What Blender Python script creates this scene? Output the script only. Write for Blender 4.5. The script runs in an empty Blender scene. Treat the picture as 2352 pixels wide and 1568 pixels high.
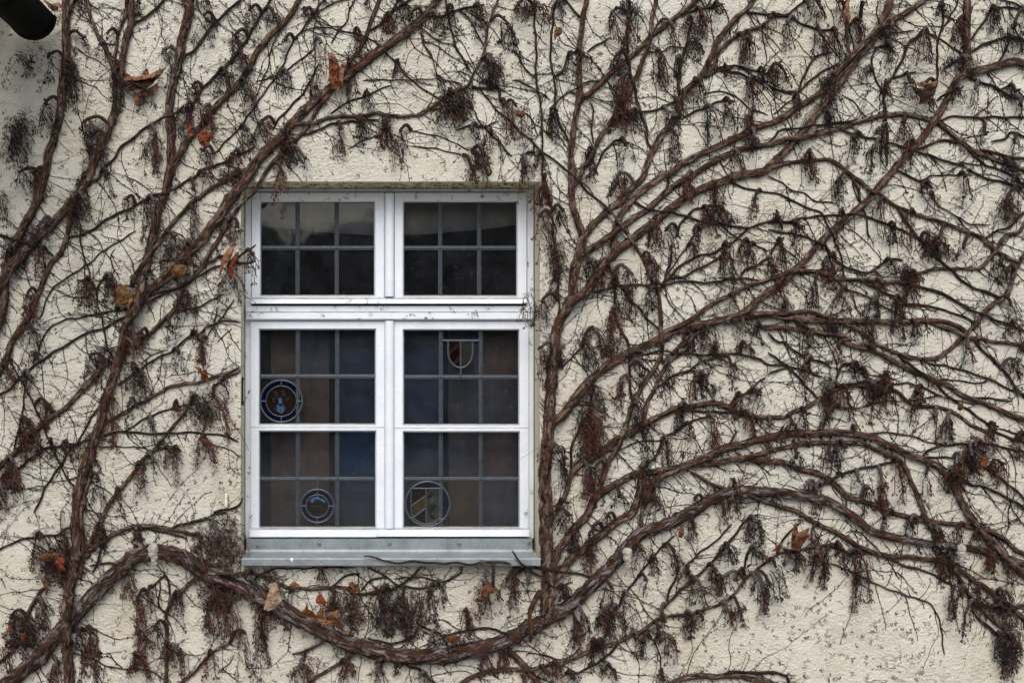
import bpy, bmesh, math, random
import numpy as np
from mathutils import Vector, noise as mnoise

# ------------------------------------------------------------------ camera, light, exposure
S = 0.0017                 # metres per photograph unit (photograph taken as 2352 x 1568 units) on the wall face y = 0
D = 4.0                    # camera to wall face
EYE = 1.65
VX, VY = 876.0, 825.0      # foot of the perpendicular from the camera
SC = bpy.context.scene
COL = SC.collection

cam = bpy.data.cameras.new('camera')
cam.sensor_width = 36.0
cam.lens = 36.0 * D / (2352 * S)
cam.shift_x = (1176 - VX) / 2352
cam.shift_y = (VY - 784) / 2352
cam.clip_end = 2000
camo = bpy.data.objects.new('camera', cam)
COL.objects.link(camo)
camo.location = (0, -D, EYE)
camo.rotation_euler = (math.radians(90), 0, 0)
SC.camera = camo

world = bpy.data.worlds.new('World')
SC.world = world
world.use_nodes = True
wn = world.node_tree
sky = wn.nodes.new('ShaderNodeTexSky')
sky.sky_type = 'NISHITA'
sky.sun_disc = False
sun_from = Vector((-0.10, -0.75, 0.90)).normalized()
sky.sun_elevation = math.asin(sun_from.z)
sky.sun_rotation = math.atan2(sun_from.x, sun_from.y)
sky.dust_density = 4.0
sky.air_density = 1.3
bg = wn.nodes['Background']
wn.links.new(sky.outputs[0], bg.inputs[0])
bg.inputs[1].default_value = 0.11

sl = bpy.data.lights.new('sun', 'SUN')
sl.energy = 1.1
sl.angle = math.radians(45)
sl.color = (1.0, 0.97, 0.93)
so = bpy.data.objects.new('sun', sl)
COL.objects.link(so)
so.rotation_euler = (-sun_from).to_track_quat('-Z', 'Y').to_euler()
so.location = (-3, -6, 8)

SC.view_settings.view_transform = 'Standard'
SC.view_settings.look = 'None'
SC.view_settings.exposure = 0.80
SC.view_settings.gamma = 1.0
SC.cycles.max_bounces = 6
SC.cycles.transparent_max_bounces = 12

# ------------------------------------------------------------------ helpers
def at(px, py, y=0.0):
    k = S * (D + y) / D
    return Vector(((px - VX) * k, y, EYE + (VY - py) * k))

def tile(t):
    c = 'abcd'.index(t[0]); r = int(t[1])
    return c * 588.0, (0, 392.2, 784.4, 1176.0)[r]

def tp(t, x, y):
    ox, oy = tile(t)
    return ox + x / 3.999, oy + y / 3.999

def tag(o, label=None, cat=None, group=None, kind=None):
    if label: o['label'] = label
    if cat: o['category'] = cat
    if group: o['group'] = group
    if kind: o['kind'] = kind
    return o

def empty(name, loc):
    o = bpy.data.objects.new(name, None)
    o.empty_display_size = 0.1
    COL.objects.link(o)
    o.location = loc
    return o

class G:
    """collects faces; builds ONE mesh object (coordinates in world space, moved to the parent's frame)"""
    def __init__(s):
        s.v = []; s.f = []; s.m = []; s.uv = []; s.has_uv = False
    def add(s, vs, fs, mat=0, uvs=None):
        o = len(s.v)
        s.v.extend(vs)
        for i, f in enumerate(fs):
            s.f.append([a + o for a in f]); s.m.append(mat)
            if uvs is not None:
                s.uv.extend(uvs[i]); s.has_uv = True
            else:
                s.uv.extend([(0.0, 0.0)] * len(f))
    def build(s, name, mats, parent=None, smooth=True, origin=None):
        me = bpy.data.meshes.new(name)
        off = np.array(PO.get(parent.name, (0, 0, 0)) if parent is not None else (origin or (0, 0, 0)))
        V = np.array([tuple(v) for v in s.v], dtype=np.float64).reshape(-1, 3) - off
        me.from_pydata(V.tolist(), [], s.f)
        if not isinstance(mats, (list, tuple)): mats = [mats]
        for m in mats: me.materials.append(m)
        me.polygons.foreach_set('material_index', s.m)
        if smooth: me.polygons.foreach_set('use_smooth', [True] * len(s.f))
        if s.has_uv:
            u = me.uv_layers.new(name='UVMap')
            u.data.foreach_set('uv', np.array(s.uv, dtype=np.float32).ravel())
        me.update()
        o = bpy.data.objects.new(name, me)
        COL.objects.link(o)
        if parent is not None:
            o.parent = parent
            PO[o.name] = tuple(off)
        elif origin is not None:
            o.location = origin
            PO[o.name] = tuple(origin)
        else:
            PO[o.name] = (0, 0, 0)
        return o
PO = {}     # world position of each object's origin

def thing(name, loc, label, cat, group=None):
    o = empty(name, loc)
    PO[o.name] = tuple(loc)
    return tag(o, label, cat, group)

def box(g, x0, x1, y0, y1, z0, z1, bev=0.0, mat=0):
    """box with a chamfer on its front (low y) face"""
    b = bev
    v = [(x0, y1, z0), (x1, y1, z0), (x1, y1, z1), (x0, y1, z1),
         (x0, y0 + b, z0), (x1, y0 + b, z0), (x1, y0 + b, z1), (x0, y0 + b, z1),
         (x0 + b, y0, z0 + b), (x1 - b, y0, z0 + b), (x1 - b, y0, z1 - b), (x0 + b, y0, z1 - b)]
    f = [(8, 9, 10, 11), (0, 1, 5, 4), (1, 2, 6, 5), (2, 3, 7, 6), (3, 0, 4, 7), (3, 2, 1, 0)]
    f += [(4, 5, 9, 8), (5, 6, 10, 9), (6, 7, 11, 10), (7, 4, 8, 11)]
    g.add(v, f, mat)

def pbox(g, px0, py0, px1, py1, y0, y1, bev=0.002, mat=0):
    """box whose FRONT face (depth y0) fills the photograph rectangle"""
    a = at(px0, py1, y0); b = at(px1, py0, y0)
    box(g, a.x, b.x, y0, y1, a.z, b.z, bev, mat)

def catmull(P, step):
    P = np.array(P, dtype=float)
    n = len(P)
    if n == 2:
        P = np.vstack([P[0], (P[0] + P[1]) / 2, P[1]]); n = 3
    E = np.vstack([2 * P[0] - P[1], P, 2 * P[-1] - P[-2]])
    out = []
    for i in range(1, n):
        p0, p1, p2, p3 = E[i - 1], E[i], E[i + 1], E[i + 2]
        L = np.linalg.norm(p2[:2] - p1[:2])
        k = max(1, int(round(L / step)))
        for j in range(k):
            t = j / k
            out.append(0.5 * ((2 * p1) + (-p0 + p2) * t + (2 * p0 - 5 * p1 + 4 * p2 - p3) * t * t + (-p0 + 3 * p1 - 3 * p2 + p3) * t ** 3))
    out.append(P[-1])
    return np.array(out)

def tube(g, C, R, n=8, rough=0.0, rng=random, mat=0, lobes=0.0, ring=0.0, ringlen=0.008, cap=True, gnarl=0.0):
    """tube along 3-D points C (metres) with radii R; UV = metres round, metres along"""
    C = np.asarray(C, float); N = len(C)
    T = np.gradient(C, axis=0)
    T /= np.linalg.norm(T, axis=1)[:, None] + 1e-12
    up = np.array([0.0, 1.0, 0.0])
    vs = []; fs = []; uvs = []
    Ls = np.concatenate([[0], np.cumsum(np.linalg.norm(np.diff(C, axis=0), axis=1))])
    u0 = rng.random() * 10
    ph = [rng.random() * 6.283 for _ in range(4)]
    B = up - T * (T @ up)[:, None]
    B /= np.linalg.norm(B, axis=1)[:, None] + 1e-12
    X = np.cross(T, B)
    ang = np.arange(n) / n * 2 * math.pi
    for i in range(N):
        r = R[i]; L = Ls[i]
        rr = np.full(n, r)
        if lobes:
            tw = L * 3.0
            rr = rr * (1 + lobes * (0.55 * np.cos(3 * ang + ph[0] + tw) + 0.3 * np.cos(5 * ang + ph[1] - 1.7 * tw) + 0.25 * np.cos(2 * ang + ph[2] + 0.6 * tw)))
        if gnarl:
            for j in range(n):
                p = C[i] + r * (math.cos(ang[j]) * B[i] + math.sin(ang[j]) * X[i])
                rr[j] *= 1 + gnarl * (mnoise.noise(Vector(p) * 28.0) * 0.6 + mnoise.noise(Vector(p) * 75.0) * 0.45)
        if ring:
            rr = rr * (1 + ring * abs(math.sin(math.pi * L / ringlen)) )
        if rough:
            rr = rr * (1 + rough * (np.array([rng.random() for _ in range(n)]) - 0.5))
        P = C[i] + rr[:, None] * (np.cos(ang)[:, None] * B[i] + np.sin(ang)[:, None] * X[i])
        vs.extend(map(tuple, P))
    for i in range(N - 1):
        c = 2 * math.pi * 0.5 * (R[i] + R[i + 1])
        for j in range(n):
            k = (j + 1) % n
            fs.append((i * n + j, i * n + k, (i + 1) * n + k, (i + 1) * n + j))
            a0, a1 = u0 + c * j / n, u0 + c * (j + 1) / n
            uvs.append([(a0, Ls[i] + u0), (a1, Ls[i] + u0), (a1, Ls[i + 1] + u0), (a0, Ls[i + 1] + u0)])
    if cap:
        fs.append(tuple(range(n - 1, -1, -1))); uvs.append([(u0, u0)] * n)
        fs.append(tuple((N - 1) * n + j for j in range(n))); uvs.append([(u0, u0)] * n)
    g.add(vs, fs, mat, uvs)

O3 = np.array([(0.9, 0.0, 0.55), (-0.6, 0.8, -0.2), (-0.3, -0.8, -0.5)])
def string(g, P, r, mat=0):
    P = np.asarray(P, float); n = len(P)
    r = np.broadcast_to(np.asarray(r, float), (n,))
    V = (P[:, None, :] + O3[None] * r[:, None, None]).reshape(-1, 3)
    f = []
    for i in range(n - 1):
        a = 3 * i
        f += [(a, a + 1, a + 4, a + 3), (a + 1, a + 2, a + 5, a + 4), (a + 2, a, a + 3, a + 5)]
    f.append((3 * n - 3, 3 * n - 2, 3 * n - 1))
    g.add(V.tolist(), f, mat)

OCT = np.array([(1, 0, 0), (-1, 0, 0), (0, 1, 0), (0, -1, 0), (0, 0, 1), (0, 0, -1)], float)
OCF = [(0, 2, 4), (2, 1, 4), (1, 3, 4), (3, 0, 4), (2, 0, 5), (1, 2, 5), (3, 1, 5), (0, 3, 5)]
def knob(g, p, r, mat=0):
    g.add((np.asarray(p) + OCT * r).tolist(), OCF, mat)

_b = bmesh.new(); bmesh.ops.create_icosphere(_b, subdivisions=1, radius=1.0)
ICV = np.array([tuple(v.co) for v in _b.verts]); _b.verts.index_update()
ICF = [tuple(v.index for v in f.verts) for f in _b.faces]; _b.free()
_b = bmesh.new(); bmesh.ops.create_icosphere(_b, subdivisions=2, radius=1.0)
ICV2 = np.array([tuple(v.co) for v in _b.verts]); _b.verts.index_update()
ICF2 = [tuple(v.index for v in f.verts) for f in _b.faces]; _b.free()
def ball(g, p, r, mat=0):
    g.add((np.asarray(p) + ICV * r).tolist(), ICF, mat)

# ------------------------------------------------------------------ materials
def mat_new(name):
    m = bpy.data.materials.new(name); m.use_nodes = True
    nt = m.node_tree
    b = nt.nodes['Principled BSDF']
    return m, nt, b
def N(nt, t, **kw):
    n = nt.nodes.new(t)
    for k, v in kw.items():
        if k in n.inputs.keys(): n.inputs[k].default_value = v
        else: setattr(n, k, v)
    return n
def ramp(nt, fac, stops):
    r = nt.nodes.new('ShaderNodeValToRGB')
    e = r.color_ramp.elements
    while len(e) < len(stops): e.new(0.5)
    for i, (p, c) in enumerate(stops):
        e[i].position = p; e[i].color = (c[0], c[1], c[2], 1)
    nt.links.new(fac, r.inputs[0])
    return r.outputs[0]
def mix(nt, fac, a, b):
    n = nt.nodes.new('ShaderNodeMix'); n.data_type = 'RGBA'
    for s, x in ((0, fac), (6, a), (7, b)):
        if hasattr(x, 'is_output'): nt.links.new(x, n.inputs[s])
        elif s == 0: n.inputs[0].default_value = x
        else: n.inputs[s].default_value = (x[0], x[1], x[2], 1)
    return n.outputs[2]
def coords(nt, kind='Object', scale=(1, 1, 1)):
    tc = nt.nodes.new('ShaderNodeTexCoord')
    mp = nt.nodes.new('ShaderNodeMapping')
    mp.inputs['Scale'].default_value = scale
    nt.links.new(tc.outputs[kind], mp.inputs['Vector'])
    return mp.outputs[0]
def geo(nt, scale=(1, 1, 1)):
    tc = nt.nodes.new('ShaderNodeNewGeometry')
    mp = nt.nodes.new('ShaderNodeMapping')
    mp.inputs['Scale'].default_value = scale
    nt.links.new(tc.outputs['Position'], mp.inputs['Vector'])
    return mp.outputs[0]
def nz(nt, vec, scale, detail=4, rough=0.55, dist=0.0):
    n = N(nt, 'ShaderNodeTexNoise', Scale=scale, Detail=detail, Roughness=rough, Distortion=dist)
    nt.links.new(vec, n.inputs['Vector'])
    return n.outputs[0]
def bump(nt, b, h, strength, dist):
    n = N(nt, 'ShaderNodeBump', Strength=strength, Distance=dist)
    nt.links.new(h, n.inputs['Height'])
    nt.links.new(n.outputs[0], b.inputs['Normal'])
    return n
def math_(nt, op, a, b=0.0):
    n = nt.nodes.new('ShaderNodeMath'); n.operation = op
    for i, x in enumerate((a, b)):
        if hasattr(x, 'is_output'): nt.links.new(x, n.inputs[i])
        else: n.inputs[i].default_value = x
    return n.outputs[0]

def m_stucco(name, c0, c1, c2, amp):
    m, nt, b = mat_new(name)
    v = geo(nt)
    big = nz(nt, v, 2.2, 5, 0.6)
    col = ramp(nt, big, [(0.30, c0), (0.5, c1), (0.72, c2)])
    blot = nz(nt, geo(nt, (1, 1, 0.6)), 7.0, 6, 0.7, 0.4)
    col = mix(nt, ramp(nt, blot, [(0.54, (0, 0, 0)), (0.72, (0.42, 0.42, 0.42))]), col, (0.36, 0.30, 0.215))
    spk = nz(nt, v, 160, 2, 0.5)
    col = mix(nt, ramp(nt, spk, [(0.62, (0, 0, 0)), (0.72, (0.5, 0.5, 0.5))]), col, (0.42, 0.37, 0.29))
    cn = nz(nt, geo(nt, (0.55, 1, 1.25)), 5.5, 5, 0.6, 0.6)
    ck = math_(nt, 'ABSOLUTE', math_(nt, 'SUBTRACT', cn, 0.5))
    ck = ramp(nt, ck, [(0.0, (1, 1, 1)), (0.006, (0, 0, 0))])
    ck = math_(nt, 'MULTIPLY', ck, ramp(nt, nz(nt, v, 4.2, 2, 0.5), [(0.56, (0, 0, 0)), (0.62, (1, 1, 1))]))
    col = mix(nt, math_(nt, 'MULTIPLY', ck, 0.45), col, (0.22, 0.18, 0.12))
    nt.links.new(col, b.inputs['Base Color'])
    b.inputs['Roughness'].default_value = 0.95
    b.inputs['Specular IOR Level'].default_value = 0.15
    h1 = nz(nt, geo(nt, (0.85, 1, 1.1)), 75, 4, 0.65, 0.2)
    h2 = nz(nt, geo(nt, (0.8, 1, 1.2)), 20, 4, 0.6, 0.3)
    h3 = nz(nt, v, 170, 2, 0.5)
    h2r = ramp(nt, h2, [(0.40, (0, 0, 0)), (0.52, (1, 1, 1)), (0.75, (0.8, 0.8, 0.8))])
    h = math_(nt, 'ADD', math_(nt, 'MULTIPLY', h1, 1.0), math_(nt, 'MULTIPLY', h2r, 0.18))
    h = math_(nt, 'ADD', h, math_(nt, 'MULTIPLY', h3, 0.35))
    h = math_(nt, 'MULTIPLY', h, ramp(nt, nz(nt, v, 3.1, 3, 0.6), [(0.35, (0.45, 0.45, 0.45)), (0.65, (1.15, 1.15, 1.15))]))
    h = math_(nt, 'SUBTRACT', h, math_(nt, 'MULTIPLY', ck, 0.6))
    bump(nt, b, h, amp, 0.011)
    return m

def m_bark(name, dark, mid, light, lightamt, fib=1.0):
    m, nt, b = mat_new(name)
    a = nz(nt, coords(nt, 'UV', (1, 0.19, 1)), 100 * fib, 4, 0.7, 0.8)
    c = nz(nt, coords(nt, 'UV', (1, 0.33, 1)), 70 * fib, 4, 0.75, 1.0)
    col = ramp(nt, a, [(0.36, dark), (0.47, mid), (0.60, [x * 1.5 for x in mid])])
    fl = ramp(nt, c, [(0.56 - lightamt, (0, 0, 0)), (0.66 - lightamt, (0.9, 0.9, 0.9))])
    col = mix(nt, fl, col, light)
    groove = ramp(nt, a, [(0.40, (1, 1, 1)), (0.46, (0, 0, 0))])
    col = mix(nt, groove, col, dark)
    red = nz(nt, coords(nt, 'UV', (1, 0.2, 1)), 30, 3, 0.6)
    col = mix(nt, ramp(nt, red, [(0.48, (0, 0, 0)), (0.64, (0.5, 0.5, 0.5))]), col, (mid[0] * 1.8, mid[1] * 1.0, mid[2] * 0.7))
    nt.links.new(col, b.inputs['Base Color'])
    b.inputs['Roughness'].default_value = 0.85
    b.inputs['Specular IOR Level'].default_value = 0.2
    h = math_(nt, 'ADD', a, math_(nt, 'MULTIPLY', c, 0.6))
    bump(nt, b, h, 1.0, 0.012)
    return m

def m_plain(name, col, rough=0.7, var=0.25, scale=60, metal=0.0, spec=0.3):
    m, nt, b = mat_new(name)
    a = nz(nt, geo(nt), scale, 4, 0.6)
    c = ramp(nt, a, [(0.3, [x * (1 - var) for x in col]), (0.7, [min(1, x * (1 + var)) for x in col])])
    nt.links.new(c, b.inputs['Base Color'])
    b.inputs['Roughness'].default_value = rough
    b.inputs['Metallic'].default_value = metal
    b.inputs['Specular IOR Level'].default_value = spec
    bump(nt, b, a, 0.4, 0.002)
    return m

M = {}
M['stucco'] = m_stucco('stucco', (0.49, 0.462, 0.385), (0.55, 0.535, 0.472), (0.575, 0.567, 0.52), 1.0)
M['reveal'] = m_stucco('smooth_render', (0.50, 0.44, 0.30), (0.60, 0.55, 0.42), (0.66, 0.615, 0.50), 0.3)
M['bark'] = m_bark('vine_bark', (0.005, 0.0028, 0.002), (0.036, 0.020, 0.0135), (0.205, 0.150, 0.122), 0.075)
M['barkthin'] = m_bark('young_bark', (0.005, 0.003, 0.0028), (0.024, 0.0135, 0.011), (0.115, 0.084, 0.073), 0.035, 1.2)
M['barkgrey'] = m_bark('weathered_bark', (0.005, 0.003, 0.0022), (0.032, 0.017, 0.011), (0.19, 0.18, 0.19), 0.055, 0.6)
M['spurgrey'] = m_plain('grey_spur', (0.060, 0.050, 0.048), 0.8, 0.5, 150)
M['spurbrown'] = m_plain('brown_spur', (0.024, 0.011, 0.008), 0.8, 0.5, 150)
M['stalkdark'] = m_plain('dark_stalk', (0.010, 0.0058, 0.0052), 0.75, 0.35, 300)
M['stalkrust'] = m_plain('rust_stalk', (0.062, 0.019, 0.010), 0.7, 0.4, 120)
M['berry'] = m_plain('blue_berry', (0.006, 0.010, 0.028), 0.45, 0.5, 200, 0, 0.4)
M['tendril'] = m_plain('tendril', (0.045, 0.028, 0.020), 0.85, 0.4, 90)
M['tanstalk'] = m_plain('orange_stalk', (0.13, 0.032, 0.009), 0.6, 0.3, 90)

def m_leaf(name, c0, c1):
    m, nt, b = mat_new(name)
    a = nz(nt, geo(nt), 45, 6, 0.7, 0.8)
    v = N(nt, 'ShaderNodeTexVoronoi', Scale=55.0, feature='DISTANCE_TO_EDGE')
    nt.links.new(geo(nt), v.inputs['Vector'])
    col = ramp(nt, a, [(0.3, c0), (0.7, c1)])
    vein = ramp(nt, v.outputs[0], [(0.0, (0.4, 0.4, 0.4)), (0.06, (0, 0, 0))])
    col = mix(nt, vein, col, [x * 0.6 for x in c0])
    nt.links.new(col, b.inputs['Base Color'])
    b.inputs['Roughness'].default_value = 0.6
    b.inputs['Specular IOR Level'].default_value = 0.3
    bump(nt, b, a, 0.6, 0.004)
    return m
M['leaf_brown'] = m_leaf('leaf_brown', (0.05, 0.018, 0.007), (0.12, 0.045, 0.018))
M['leaf_orange'] = m_leaf('leaf_orange', (0.075, 0.017, 0.004), (0.17, 0.045, 0.010))
M['leaf_tan'] = m_leaf('leaf_tan', (0.12, 0.052, 0.026), (0.25, 0.125, 0.068))
M['leaf_pale'] = m_leaf('leaf_pale', (0.20, 0.135, 0.09), (0.34, 0.245, 0.175))
M['leaf_red'] = m_leaf('leaf_red', (0.09, 0.016, 0.006), (0.20, 0.042, 0.014))
M['leaf_dark'] = m_leaf('leaf_dark', (0.015, 0.006, 0.004), (0.05, 0.016, 0.007))
M['leaf_ochre'] = m_leaf('leaf_ochre', (0.07, 0.032, 0.009), (0.14, 0.07, 0.022))

def m_paint():
    m, nt, b = mat_new('white_paint')
    v = geo(nt)
    a = nz(nt, v, 9, 5, 0.65)
    col = ramp(nt, a, [(0.3, (0.63, 0.69, 0.775)), (0.6, (0.70, 0.755, 0.83))])
    w = nz(nt, geo(nt, (0.5, 1, 1.0)), 34, 6, 0.75, 1.2)
    col = mix(nt, ramp(nt, w, [(0.57, (0, 0, 0)), (0.70, (0.28, 0.28, 0.28))]), col, (0.46, 0.48, 0.51))
    cr = nz(nt, v, 60, 6, 0.8, 2.0)
    col = mix(nt, ramp(nt, cr, [(0.64, (0, 0, 0)), (0.69, (0.8, 0.8, 0.8))]), col, (0.26, 0.23, 0.20))
    # dirt settles on ledges that face the sky
    gn = nt.nodes.new('ShaderNodeNewGeometry'); sx = nt.nodes.new('ShaderNodeSeparateXYZ')
    nt.links.new(gn.outputs['True Normal'], sx.inputs[0])
    d = math_(nt, 'MULTIPLY', ramp(nt, sx.outputs[2], [(0.35, (0, 0, 0)), (0.8, (1, 1, 1))]), ramp(nt, w, [(0.3, (0.35, 0.35, 0.35)), (0.6, (0.9, 0.9, 0.9))]))
    col = mix(nt, d, col, (0.20, 0.18, 0.15))
    nt.links.new(col, b.inputs['Base Color'])
    b.inputs['Roughness'].default_value = 0.5
    b.inputs['Specular IOR Level'].default_value = 0.3
    bump(nt, b, w, 0.5, 0.005)
    return m
M['paint'] = m_paint()
def m_zinc():
    m, nt, b = mat_new('zinc_sheet')
    a = nz(nt, geo(nt), 14, 6, 0.7)
    col = ramp(nt, a, [(0.30, (0.16, 0.19, 0.205)), (0.55, (0.235, 0.275, 0.295)), (0.8, (0.30, 0.335, 0.35))])
    s = nz(nt, geo(nt, (6, 6, 0.6)), 16, 4, 0.6)
    col = mix(nt, ramp(nt, s, [(0.55, (0, 0, 0)), (0.75, (0.5, 0.5, 0.5))]), col, (0.11, 0.13, 0.14))
    d = nz(nt, geo(nt), 120, 2, 0.5)
    col = mix(nt, ramp(nt, d, [(0.66, (0, 0, 0)), (0.72, (0.8, 0.8, 0.8))]), col, (0.06, 0.055, 0.05))
    nt.links.new(col, b.inputs['Base Color'])
    b.inputs['Metallic'].default_value = 0.25
    b.inputs['Roughness'].default_value = 0.5
    bump(nt, b, a, 0.15, 0.004)
    return m
M['zinc'] = m_zinc()
M['lead'] = m_plain('lead_came', (0.050, 0.062, 0.078), 0.5, 0.3, 70, 0.2, 0.4)
M['steel'] = m_plain('screw_steel', (0.30, 0.30, 0.30), 0.35, 0.2, 90, 0.8)
M['black_iron'] = m_plain('black_iron', (0.008, 0.008, 0.008), 0.5, 0.3, 60)
M['gutter'] = m_plain('gutter_black', (0.004, 0.0045, 0.005), 0.75, 0.3, 25, 0.0, 0.08)
M['plaster'] = m_plain('old_plaster', (0.34, 0.32, 0.285), 0.9, 0.25, 70)
M['pale'] = m_plain('pale_plastic', (0.55, 0.52, 0.43), 0.6, 0.12, 40)
M['white'] = m_plain('white_bit', (0.8, 0.8, 0.8), 0.7, 0.1, 60)
M['brown_curtain'] = m_plain('brown_curtain', (0.155, 0.108, 0.088), 0.95, 0.2, 25)
M['grey_blind'] = m_plain('grey_blind', (0.34, 0.33, 0.31), 0.95, 0.15, 12)
M['blue_reflection'] = m_plain('blue_reflection', (0.03, 0.062, 0.115), 0.95, 0.2, 20)  # blue of a reflection in the glass, put into a panel's colour
M['slate'] = m_plain('slate_roof', (0.05, 0.05, 0.055), 0.8, 0.3, 8)
M['added_hedge'] = m_plain('added_hedge_green', (0.020, 0.028, 0.014), 0.9, 0.6, 3)
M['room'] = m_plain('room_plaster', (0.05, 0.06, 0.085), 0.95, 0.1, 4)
M['ground'] = m_plain('gravel_ground', (0.30, 0.28, 0.245), 0.95, 0.35, 30)
M['blueglass'] = m_plain('blue_glass', (0.0015, 0.003, 0.013), 0.08, 0.4, 50, 0, 0.5)
M['brownglass'] = m_plain('brown_glass', (0.009, 0.006, 0.0045), 0.10, 0.5, 60, 0, 0.5)
M['redglass'] = m_plain('dark_red_glass', (0.007, 0.003, 0.003), 0.10, 0.5, 60, 0, 0.5)
M['ochreglass'] = m_plain('ochre_glass', (0.028, 0.019, 0.007), 0.12, 0.3, 60, 0, 0.5)
M['greyglass'] = m_plain('grey_glass', (0.022, 0.025, 0.026), 0.12, 0.6, 45, 0, 0.5)
M['enamelblue'] = m_plain('pale_blue_enamel', (0.04, 0.07, 0.155), 0.3, 0.35, 160)
M['enamelteal'] = m_plain('teal_enamel', (0.01, 0.06, 0.16), 0.3, 0.35, 160)
M['enameldark'] = m_plain('dark_enamel', (0.012, 0.011, 0.008), 0.3, 0.5, 120)
M['pinkglass'] = m_plain('pink_glass', (0.018, 0.009, 0.009), 0.12, 0.3, 60, 0, 0.5)

def m_glass(name, tint, film_col, fk):
    m = bpy.data.materials.new(name); m.use_nodes = True
    nt = m.node_tree; nt.nodes.clear()
    out = N(nt, 'ShaderNodeOutputMaterial')
    tr = N(nt, 'ShaderNodeBsdfTransparent'); tr.inputs[0].default_value = (*tint, 1)
    gl = N(nt, 'ShaderNodeBsdfGlossy', Roughness=0.05)
    gl.inputs[0].default_value = (1, 1, 1, 1)
    fr = N(nt, 'ShaderNodeFresnel', IOR=1.52)
    wv = nz(nt, geo(nt), 6, 2, 0.5)
    bp = N(nt, 'ShaderNodeBump', Strength=0.12, Distance=0.01)
    nt.links.new(wv, bp.inputs['Height']); nt.links.new(bp.outputs[0], gl.inputs['Normal'])
    ms = N(nt, 'ShaderNodeMixShader')
    nt.links.new(math_(nt, 'MULTIPLY', fr.outputs[0], 1.0), ms.inputs[0]); nt.links.new(tr.outputs[0], ms.inputs[1]); nt.links.new(gl.outputs[0], ms.inputs[2])
    df = N(nt, 'ShaderNodeBsdfDiffuse'); df.inputs[0].default_value = (*film_col, 1)
    sp = nz(nt, geo(nt, (1, 1, 0.8)), 150, 2, 0.6)
    film = nz(nt, geo(nt), 10, 4, 0.6)
    f1 = ramp(nt, sp, [(0.64, (0.0, 0.0, 0.0)), (0.73, (0.30, 0.30, 0.30))])
    f2 = ramp(nt, film, [(0.35, (0.014 * fk,) * 3), (0.75, (0.046 * fk,) * 3)])
    fac = math_(nt, 'ADD', f1, f2)
    m2 = N(nt, 'ShaderNodeMixShader')
    nt.links.new(fac, m2.inputs[0]); nt.links.new(ms.outputs[0], m2.inputs[1]); nt.links.new(df.outputs[0], m2.inputs[2])
    nt.links.new(m2.outputs[0], out.inputs[0])
    return m
M['glass'] = m_glass('window_glass', (0.74, 0.74, 0.74), (0.36, 0.38, 0.44), 0.8)
M['glass2'] = m_glass('bluish_glass', (0.62, 0.71, 0.80), (0.24, 0.33, 0.48), 1.1)
M['glass3'] = m_glass('grey_window_glass', (0.68, 0.69, 0.73), (0.32, 0.35, 0.44), 1.0)

# ------------------------------------------------------------------ ground and house wall
g = G()
g.add([(-400, -400, 0), (400, -400, 0), (400, 400, 0), (-400, 400, 0)], [(0, 1, 2, 3)])
tag(g.build('ground', M['ground'], smooth=False), kind='structure')

OPX0, OPX1, OPY0, OPY1 = 553, 1240, 417, 1292       # opening on the wall face
REV = 0.15
def wall_relief(x, z):
    return 0.004 * mnoise.noise(Vector((x * 2.5, 3.1, z * 2.5))) + 0.0016 * mnoise.noise(Vector((x * 11, 8.1, z * 14)))
g = G()
a = at(OPX0, OPY1); b = at(OPX1, OPY0)
xs = sorted(set([a.x, b.x] + list(np.linspace(-4.5, a.x, 60)) + list(np.linspace(a.x, b.x, 36)) + list(np.linspace(b.x, 5.5, 110))))
zs = sorted(set([a.z, b.z] + list(np.linspace(0.0, a.z, 40)) + list(np.linspace(a.z, b.z, 44)) + list(np.linspace(b.z, 4.6, 50))))
nx, nzn = len(xs), len(zs)
vs = []
for z in zs:
    for x in xs:
        edge = 0.3 if (a.x - .03 <= x <= b.x + .03 and a.z - .03 <= z <= b.z + .03) else 1.0
        vs.append((x, -wall_relief(x, z) * edge if not (a.x <= x <= b.x and a.z <= z <= b.z) else 0.0, z))
fs = []
for j in range(nzn - 1):
    for i in range(nx - 1):
        cx = (xs[i] + xs[i + 1]) / 2; cz = (zs[j] + zs[j + 1]) / 2
        if a.x < cx < b.x and a.z < cz < b.z: continue
        fs.append((j * nx + i, j * nx + i + 1, (j + 1) * nx + i + 1, (j + 1) * nx + i))
g.add(vs, fs, 0)
# reveals: from the opening edge back to the frame, slightly uneven
fa = at(563, 1262, REV + 0.03); fb = at(1226, 435, REV + 0.03)
def reveal(p, q, p2, q2, n=40):
    vs = []; fs = []
    for i in range(n + 1):
        t = i / n
        w = 0.0025 * mnoise.noise(Vector((t * 9, p[0] * 7, p[2] * 5))) if 0 < i < n else 0
        P = Vector(p).lerp(Vector(q), t); Q = Vector(p2).lerp(Vector(q2), t)
        vs += [tuple(P), tuple(P.lerp(Q, 0.08) + Vector((w * (p[0] == q[0]), 0, w * (p[2] == q[2])))), tuple(Q)]
    for i in range(n):
        for k in range(2):
            fs.append((3 * i + k, 3 * i + k + 1, 3 * i + k + 4, 3 * i + k + 3))
    g.add(vs, fs, 1)
yb = REV + 0.03
reveal((a.x, 0, a.z), (a.x, 0, b.z), (fa.x, yb, fa.z), (fa.x, yb, fb.z))
reveal((b.x, 0, b.z), (b.x, 0, a.z), (fb.x, yb, fb.z), (fb.x, yb, fa.z))
reveal((a.x, 0, b.z), (b.x, 0, b.z), (fa.x, yb, fb.z), (fb.x, yb, fb.z))
reveal((b.x, 0, a.z), (a.x, 0, a.z), (fb.x, yb, fa.z), (fa.x, yb, fa.z))
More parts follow.
